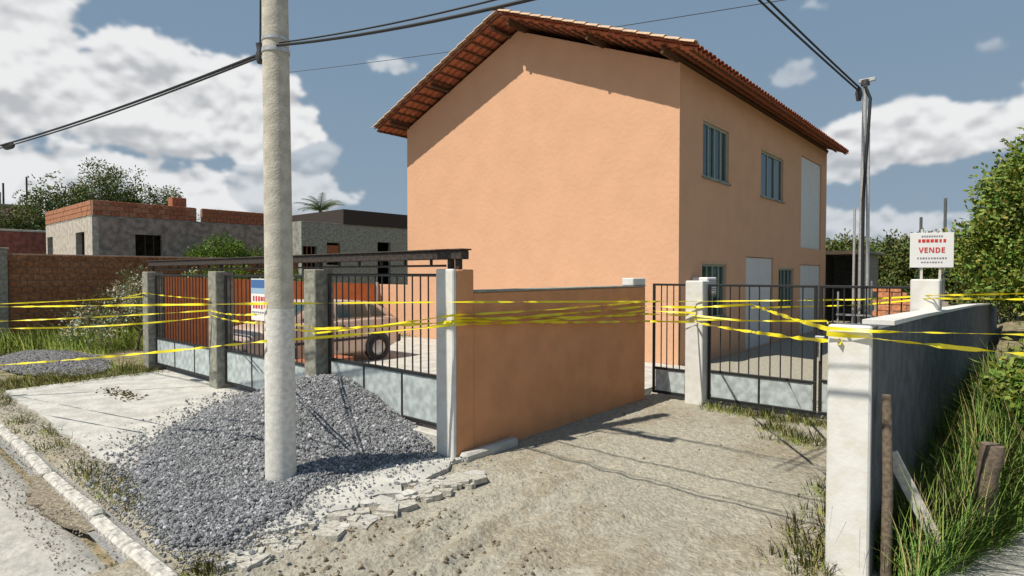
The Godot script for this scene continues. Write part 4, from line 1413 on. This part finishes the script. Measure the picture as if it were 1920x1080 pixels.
# ------------------------------------------------------------------ greenery
func greenery() -> void:
	var g1 := [leaf_clump(1, 46, 0.42, 0.17, 0.085, Vector3(0.125, 0.20, 0.04)), leaf_clump(2, 46, 0.42, 0.15, 0.07, Vector3(0.19, 0.26, 0.06))]
	var g2 := [leaf_clump(3, 44, 0.5, 0.20, 0.09, Vector3(0.085, 0.12, 0.04)), leaf_clump(4, 44, 0.5, 0.17, 0.08, Vector3(0.12, 0.155, 0.05))]
	var g3 := [leaf_clump(5, 46, 0.40, 0.15, 0.075, Vector3(0.085, 0.17, 0.022)), leaf_clump(6, 40, 0.4, 0.15, 0.07, Vector3(0.11, 0.20, 0.03))]
	var g4 := [leaf_clump(7, 46, 0.35, 0.10, 0.03, Vector3(0.15, 0.19, 0.09)), leaf_clump(8, 30, 0.35, 0.10, 0.05, Vector3(0.42, 0.44, 0.36))]
	var V := func(x: float, y: float, z: float) -> Vector3: return Vector3(x, y, z)
	# the big tree on the right
	tree("broadleaf_tree", "big dense broadleaf tree beyond the dark wall and sign board", "tree", Vector3(1.9, 0, -24.0), 0.25, [
		[V.call(-0.4, 3.9, 0), Vector3(2.7, 2.0, 2.4), 460], [V.call(-2.0, 3.0, 0.4), Vector3(1.5, 1.5, 1.6), 260], [V.call(-0.2, 5.7, -0.3), Vector3(2.0, 1.6, 2.0), 280], [V.call(-1.5, 4.6, 0.4), Vector3(1.5, 1.2, 1.5), 200], [V.call(2.2, 3.8, 0.5), Vector3(2.2, 2.6, 2.0), 240], [V.call(-1.7, 1.9, 0.5), Vector3(1.7, 0.9, 1.6), 220], [V.call(1.0, 1.9, 1.2), Vector3(2.2, 1.2, 1.6), 200]], g1, 1.0)
	tree("shrub", "bright leafy bush on the grass bank close to the dark wall", "shrub", Vector3(0.6, 0, -7.6), 0.04, [
		[V.call(0.05, 0.8, 0), Vector3(0.5, 0.65, 0.9), 120], [V.call(-0.1, 0.5, -1.1), Vector3(0.5, 0.5, 0.9), 90]], g3, 0.42)
	# leafy bank over the wall on the right edge
	tree("shrub", "leafy shrub overhanging the grass at the far end of the dark wall", "shrub", Vector3(0.75, 0, -9.2), 0.06, [
		[V.call(0.0, 0.9, 0), Vector3(0.85, 0.85, 1.2), 150], [V.call(0.5, 0.7, 1.2), Vector3(0.8, 0.75, 0.9), 110], [V.call(-0.35, 0.5, -1.2), Vector3(0.6, 0.6, 1.2), 90]], g1, 0.62)
	# trees behind the yard
	var spots := [[-9.2, -36.0, 1.0, "behind the salmon house corner"], [-6.9, -35.0, 0.93, "right behind the dark shed"], [-5.0, -36.5, 0.98, "between the shed and the sign board"], [-3.2, -35.0, 0.94, "directly behind the sign board"], [-1.0, -34.0, 1.0, "between the sign board and the big tree"]]
	for s in spots:
		var k: float = s[2]
		tree("hedge_tree", "low bushy dark green tree far off %s" % s[3], "tree", Vector3(s[0], 0, s[1]), 0.15, [
			[V.call(0, 2.9 * k, 0), Vector3(1.45, 1.05, 1.3), 150], [V.call(-0.9, 2.0, 0.3), Vector3(1.1, 1.2, 1.0), 110], [V.call(0.9, 1.9, 0.4), Vector3(1.2, 1.3, 1.0), 110], [V.call(0.1, 1.0, 1.0), Vector3(1.6, 1.0, 0.8), 90]], g2, 0.95, "trees behind the yard")
	# behind the block house
	var back := [[-37.5, -7.6, 5.5, 1.3, "tallest at left, behind the lit face of the block house", 110], [-38.0, -10.2, 6.6, 1.6, "rising highest behind the block house parapet", 190], [-37.5, -12.6, 5.7, 1.3, "behind the right end of the block house parapet", 130]]
	var lab := ["small airy tree peeping over the lit corner of the block house", "tallest airy tree rising behind the brick parapet of the block house", "airy tree behind the gap in the brick parapet"]
	for i in 3:
		var s: Array = back[i]
		tree("airy_tree", lab[i], "tree", Vector3(s[0], 0, s[1]), 0.16, [
			[V.call(0, s[2], 0), Vector3(s[3], s[3] * 0.95, s[3]), s[5] * 0.6], [V.call(-0.8, s[2] - 1.0, -1.2), Vector3(1.0, 0.9, 1.1), s[5] * 0.35], [V.call(0.5, s[2] - 0.9, 1.3), Vector3(1.0, 0.9, 1.2), s[5] * 0.35]], g2, 0.8, "trees behind the block house")
	tree("shrub", "dark shrub over the red wall in front of the pink house", "shrub", Vector3(-37.0, 0, -5.6), 0.12, [
		[V.call(0, 3.6, 0.2), Vector3(1.2, 1.0, 1.6), 150], [V.call(0.2, 3.9, -1.5), Vector3(1.0, 0.9, 1.0), 90]], g2, 0.8)
	tree("small_tree", "bright green small tree before the wall of the block house", "tree", Vector3(-24.2, 0, -10.5), 0.08, [
		[V.call(0, 2.75, 0), Vector3(0.6, 0.72, 1.0), 130], [V.call(0.1, 2.5, 0.9), Vector3(0.5, 0.5, 0.7), 70], [V.call(0.1, 2.5, -1.0), Vector3(0.5, 0.55, 0.7), 70]], g3, 0.55)
	tree("weed_shrub", "tall white-flowered weed shrub beside the end pillar of the street fence", "shrub", Vector3(-17.6, 0, -5.3), 0.03, [
		[V.call(0, 1.3, 0), Vector3(0.6, 0.75, 0.7), 80], [V.call(0.5, 0.9, -0.9), Vector3(0.6, 0.8, 0.7), 80], [V.call(-0.6, 0.7, 0.9), Vector3(0.6, 0.6, 0.7), 60], [V.call(0.6, 1.5, -1.3), Vector3(0.4, 0.5, 0.5), 40]], g4, 0.7)
	tree("weed_shrub", "green weedy bush growing inside the lot behind the fence beam", "shrub", Vector3(-20.0, 0, -8.6), 0.03, [
		[V.call(0, 1.7, 0), Vector3(0.6, 0.55, 1.3), 90], [V.call(0.2, 1.6, -2.0), Vector3(0.6, 0.55, 1.3), 90], [V.call(0.2, 0.8, -1.0), Vector3(0.7, 0.7, 1.7), 80]], g3, 0.6)
	palm()
	# grass
	var low := [blades(11, 26, 0.16, 0.24, 0.012, 0.6, Vector3(0.17, 0.26, 0.045)), blades(12, 26, 0.18, 0.32, 0.012, 0.7, Vector3(0.22, 0.29, 0.06))]
	var tall := [blades(13, 26, 0.13, 0.62, 0.016, 0.75, Vector3(0.125, 0.235, 0.045)), blades(14, 22, 0.13, 0.85, 0.014, 0.9, Vector3(0.16, 0.275, 0.06))]
	var tiny := [blades(15, 14, 0.09, 0.08, 0.009, 0.9, Vector3(0.16, 0.215, 0.055)), blades(16, 14, 0.11, 0.10, 0.008, 1.0, Vector3(0.22, 0.24, 0.09))]
	var lots := [[], []]
	for i in 5200:
		var x := rng.randf_range(-30.0, -14.2)
		var z := rng.randf_range(-12.0, -1.9)
		if gn1.get_noise_2d(x * 0.35, z * 0.35) < -0.12:
			continue
		var p := Vector2((x + 16.6) / 2.75, (z + 3.3) / 1.05)
		if p.length() < 1.0:
			continue
		if x > -17.5 and z > -4.6 and rng.randf() < 0.85:
			continue
		var s := rng.randf_range(0.7, 1.4) * (1.6 if x < -19.0 else 1.0)
		lots[rng.randi() % 2].append(Transform3D(Basis(Vector3.UP, rng.randf() * TAU).scaled(Vector3(s, s, s)), Vector3(x, -0.05, z)))
	for k in 2:
		var o := scatter("lot_grass", low[k], M.grass, lots[k], [])
		tag(o, ["short bright grass covering the vacant lot", "longer yellowish grass tufts on the vacant lot"][k], "grass")
	var bank := [[], []]
	for i in 2400:
		var x := rng.randf_range(-0.68, 3.0)
		var z := rng.randf_range(-15.0, -4.55)
		# keep the pale road clear
		if x > lerpf(-0.42, 0.5, clampf((z + 4.6) / -2.6, 0.0, 1.0)) - 0.02 and z > -7.3:
			continue
		if z > -5.0 and rng.randf() < 0.3:
			continue
		var s := rng.randf_range(0.55, 1.05) * (0.75 if x < -0.5 else 1.0)
		bank[rng.randi() % 2].append(Transform3D(Basis(Vector3.UP, rng.randf() * TAU).scaled(Vector3(s, s, s)), Vector3(x, -0.05, z)))
	# extra close tufts along the foot of the wall
	for i in 170:
		var t := rng.randf()
		var x := rng.randf_range(-0.66, lerpf(-0.40, -0.12, t) + 0.0)
		var z := lerpf(-4.6, -5.7, t)
		var s := rng.randf_range(0.35, 0.85)
		bank[rng.randi() % 2].append(Transform3D(Basis(Vector3.UP, rng.randf() * TAU).scaled(Vector3(s, s, s)), Vector3(x, -0.05, z)))
	for k in 2:
		var o := scatter("tall_grass", tall[k], M.grass, bank[k], [])
		tag(o, ["tall dark grass growing along the dark cement wall", "taller pale grass stems on the bank by the dark wall"][k], "grass")
	var wd := [[], []]
	# weeds at kerb, slab edge and on the drive
	for i in 1500:
		var q := rng.randf()
		var x: float
		var z: float
		if q < 0.12:
			x = rng.randf_range(-14.0, -5.6)
			z = rng.randf_range(-1.86, -1.56)
			if gn1.get_noise_2d(x, 3.0) < 0.0:
				continue
		elif q < 0.5:
			x = rng.randf_range(-14.5, -12.9)
			z = rng.randf_range(-4.4, -1.9)
		elif q < 0.72:
			x = rng.randf_range(-2.6, -1.05)
			z = rng.randf_range(-8.75, -7.3)
			if gn1.get_noise_2d(x * 1.5, z * 1.5) < 0.05:
				continue
		elif q < 0.86:
			x = rng.randf_range(-1.5, -0.95)
			z = rng.randf_range(-6.5, -4.1)
			if rng.randf() > (x + 1.55) / 0.6:
				continue
		else:
			x = rng.randf_range(-3.6, -1.0)
			z = rng.randf_range(-8.85, -8.4)
		var s := rng.randf_range(0.5, 1.5)
		wd[rng.randi() % 2].append(Transform3D(Basis(Vector3.UP, rng.randf() * TAU).scaled(Vector3(s, s, s)), Vector3(x, -0.01, z)))
	for i in 26:
		wd[i % 2].append(Transform3D(Basis(Vector3.UP, rng.randf() * TAU).scaled(Vector3.ONE * rng.randf_range(0.7, 1.3)), Vector3(-4.12 + rng.randfn() * 0.09, -0.03, -1.6 + rng.randfn() * 0.06)))
	for k in 2:
		var o := scatter("weeds", tiny[k], M.grass, wd[k], [])
		tag(o, ["small green weeds along the kerb and across the dirt drive", "small dry weeds along the kerb and across the dirt drive"][k], "weeds")

func palm() -> void:
	var t := thing("palm_tree", "palm crown showing over the grey house behind the pole", "palm tree", Vector3(-45.0, 0, -27.4))
	put("trunk", rod([Vector3(0, -0.1, 0), Vector3(0.2, 3.0, 0.1), Vector3(0, 7.3, 0)], [0.28, 0.2, 0.17], 10), M.bark, t)
	for k in 15:
		var st := begin()
		var a := TAU * k / 15.0 + rng.randf_range(-0.15, 0.15)
		var up := rng.randf_range(0.45, 1.35)
		var out := Vector3(cos(a), 0, sin(a))
		var L := rng.randf_range(2.0, 2.7)
		var prev := Vector3(0, 7.3, 0)
		var pts := [prev]
		for i in 9:
			var f := (i + 1) / 9.0
			pts.append(Vector3(0, 7.3, 0) + out * L * f * cos(up * (1 - f * 0.4)) + Vector3.UP * (L * sin(up) * f - 0.95 * f * f))
		tube(st, pts, [0.03, 0.028, 0.026, 0.024, 0.02, 0.018, 0.015, 0.012, 0.01, 0.006], 5)
		var sd := Vector3(-out.z, 0, out.x)
		for i in range(1, 10):
			for s in [-1.0, 1.0]:
				for e in 2:
					var p: Vector3 = pts[i] if e == 0 else pts[i].lerp(pts[i - 1], 0.5)
					var dir: Vector3 = (pts[i] - pts[i - 1]).normalized()
					var tip: Vector3 = p + (sd * s * 0.8 + dir * 0.55 - Vector3.UP * 0.35).normalized() * 0.62 * (1.1 - i * 0.06)
					tri(st, p + dir * 0.04, tip, p - dir * 0.04)
		var fm := flat(Vector3(0.065, 0.11, 0.03), 0.5)
		put("frond", done(st), M.frond if M.has("frond") else fm, t)

# ------------------------------------------------------------------ tape
func tape(label: String, pts: Array, width: float, twist: float, sag: float, sd: int) -> void:
	var r := RandomNumberGenerator.new()
	r.seed = sd
	var path := []
	for i in pts.size() - 1:
		var seg: float = pts[i].distance_to(pts[i + 1])
		var n := maxi(6, int(seg / 0.07))
		var s := sag * minf(1.0, seg / 5.0)
		for k in n:
			var f := float(k) / n
			path.append(pts[i].lerp(pts[i + 1], f) - Vector3(0, 4.0 * s * f * (1.0 - f), 0))
	path.append(pts[-1])
	var nz := noise(0.6, 2, sd)
	var st := begin()
	st.set_smooth_group(1)
	var prev := []
	var dist := 0.0
	for i in path.size():
		var d: Vector3 = (path[mini(i + 1, path.size() - 1)] - path[maxi(i - 1, 0)]).normalized()
		if i > 0:
			dist += path[i].distance_to(path[i - 1])
		var side := d.cross(Vector3.UP).normalized()
		var up := side.cross(d).normalized()
		var a := dist * twist + nz.get_noise_1d(dist * 2.0) * 2.2 + r.randf() * 0.05
		var wv := (up * cos(a) + side * sin(a)) * width * 0.5
		var now := [path[i] - wv, path[i] + wv]
		if i > 0:
			quad(st, prev[0], prev[1], now[1], now[0])
		prev = now
	tag(put("warning_tape", done(st), M.tape), label, "tape", "yellow tapes strung across the frontage")

func tapes() -> void:
	var V := func(x: float, y: float, z: float) -> Vector3: return Vector3(x, y, z)
	tape("straight yellow tape strung level along the whole frontage, past pole and pillars", [V.call(-12.60, 1.479, -1.06), V.call(-5.25, 1.727, -2.58), V.call(-4.555, 1.70, -4.31), V.call(-3.80, 1.575, -8.69), V.call(-1.68, 1.647, -9.14), V.call(-0.83, 1.735, -8.77), V.call(0.45, 1.863, -6.26)], 0.024, 0.55, 0.0, 1)
	tape("upper yellow tape from the lot stake to the cement pillar beyond the poster", [V.call(-12.60, 1.24, -1.06), V.call(-10.58, 1.369, -4.31)], 0.027, 1.76, 0.03, 2)
	tape("sagging yellow tape from the lot stake to the cement pillar beyond the poster", [V.call(-12.60, 1.19, -1.06), V.call(-10.58, 1.26, -4.31)], 0.027, 2.20, 0.12, 3)
	tape("lowest yellow tape from the lot stake round the pole to the white gate pillar", [V.call(-12.60, 0.549, -1.06), V.call(-5.25, 1.38, -2.58), V.call(-4.56, 1.46, -4.31)], 0.027, 1.98, 0.03, 4)
	tape("yellow tape looped from the weeds over the end pillar of the fence", [V.call(-17.4, 1.42, -5.0), V.call(-13.85, 1.60, -4.30), V.call(-10.58, 1.56, -4.30)], 0.027, 2.64, 0.02, 5)
	tape("yellow tape from the cement pillar to the pole, above its twin", [V.call(-10.58, 1.37, -4.31), V.call(-5.27, 1.63, -2.58), V.call(-7.28, 1.27, -4.30)], 0.024, 3.08, 0.03, 6)
	tape("yellow tape from the cement pillar to the pole, below its twin", [V.call(-10.58, 1.30, -4.31), V.call(-5.27, 1.55, -2.58), V.call(-7.28, 1.22, -4.30)], 0.024, 2.42, 0.03, 7)
	tape("bunched yellow tape along the orange wall and down to the stout white pillar", [V.call(-7.28, 1.25, -4.30), V.call(-4.553, 1.49, -4.32), V.call(-4.53, 1.484, -8.5), V.call(-3.80, 1.484, -8.69), V.call(-3.0, 1.55, -8.86), V.call(-0.86, 1.60, -4.37)], 0.037, 1.98, 0.015, 8)
	tape("lower yellow tape along the orange wall and on to the stout white pillar", [V.call(-4.548, 1.50, -4.33), V.call(-4.53, 1.245, -8.52), V.call(-3.80, 1.26, -8.69), V.call(-0.90, 1.545, -4.37)], 0.034, 2.20, 0.02, 9)
	tape("middle yellow tape along the orange wall, ending on the inner gate", [V.call(-4.548, 1.53, -4.33), V.call(-4.53, 1.36, -8.52), V.call(-3.80, 1.36, -8.69), V.call(-3.0, 1.30, -8.86)], 0.031, 2.86, 0.03, 10)
	tape("broad yellow tape falling from the stout white pillar past the dark wall", [V.call(-0.99, 1.60, -4.37), V.call(-0.72, 1.585, -4.385), V.call(0.45, 1.343, -6.27)], 0.034, 3.52, 0.02, 11)
	tape("narrow yellow tape from the stout white pillar past the dark wall", [V.call(-0.99, 1.635, -4.38), V.call(-0.715, 1.63, -4.38), V.call(0.45, 1.528, -6.27)], 0.020, 1.54, 0.0, 12)
	tape("yellow tape from the service post past the pillar with the sign board", [V.call(-3.0, 1.50, -8.84), V.call(-1.68, 1.574, -9.13), V.call(-0.83, 1.70, -8.76), V.call(0.45, 1.80, -6.26)], 0.024, 1.32, 0.0, 13)
	tape("thin slack yellow tape low on the orange wall face", [V.call(-4.548, 1.46, -4.34), V.call(-4.53, 1.42, -8.5), V.call(-3.80, 1.40, -8.69)], 0.028, 2.4, 0.05, 14)
	tape("thin yellow tape crossing the bars of the gate behind the gravel heap", [V.call(-7.28, 1.19, -4.30), V.call(-4.552, 1.56, -4.32), V.call(-4.53, 1.56, -8.5)], 0.026, 1.8, 0.02, 15)
	tape("thin yellow tape from the slim white pillar down to the stout white pillar", [V.call(-3.80, 1.30, -8.69), V.call(-2.0, 1.36, -8.86), V.call(-0.92, 1.57, -4.37)], 0.026, 2.2, 0.03, 16)
	tape("uppermost thin yellow tape from the lot stake to the end pillar of the fence", [V.call(-12.60, 1.50, -1.06), V.call(-13.85, 1.52, -4.30)], 0.028, 1.6, 0.02, 17)
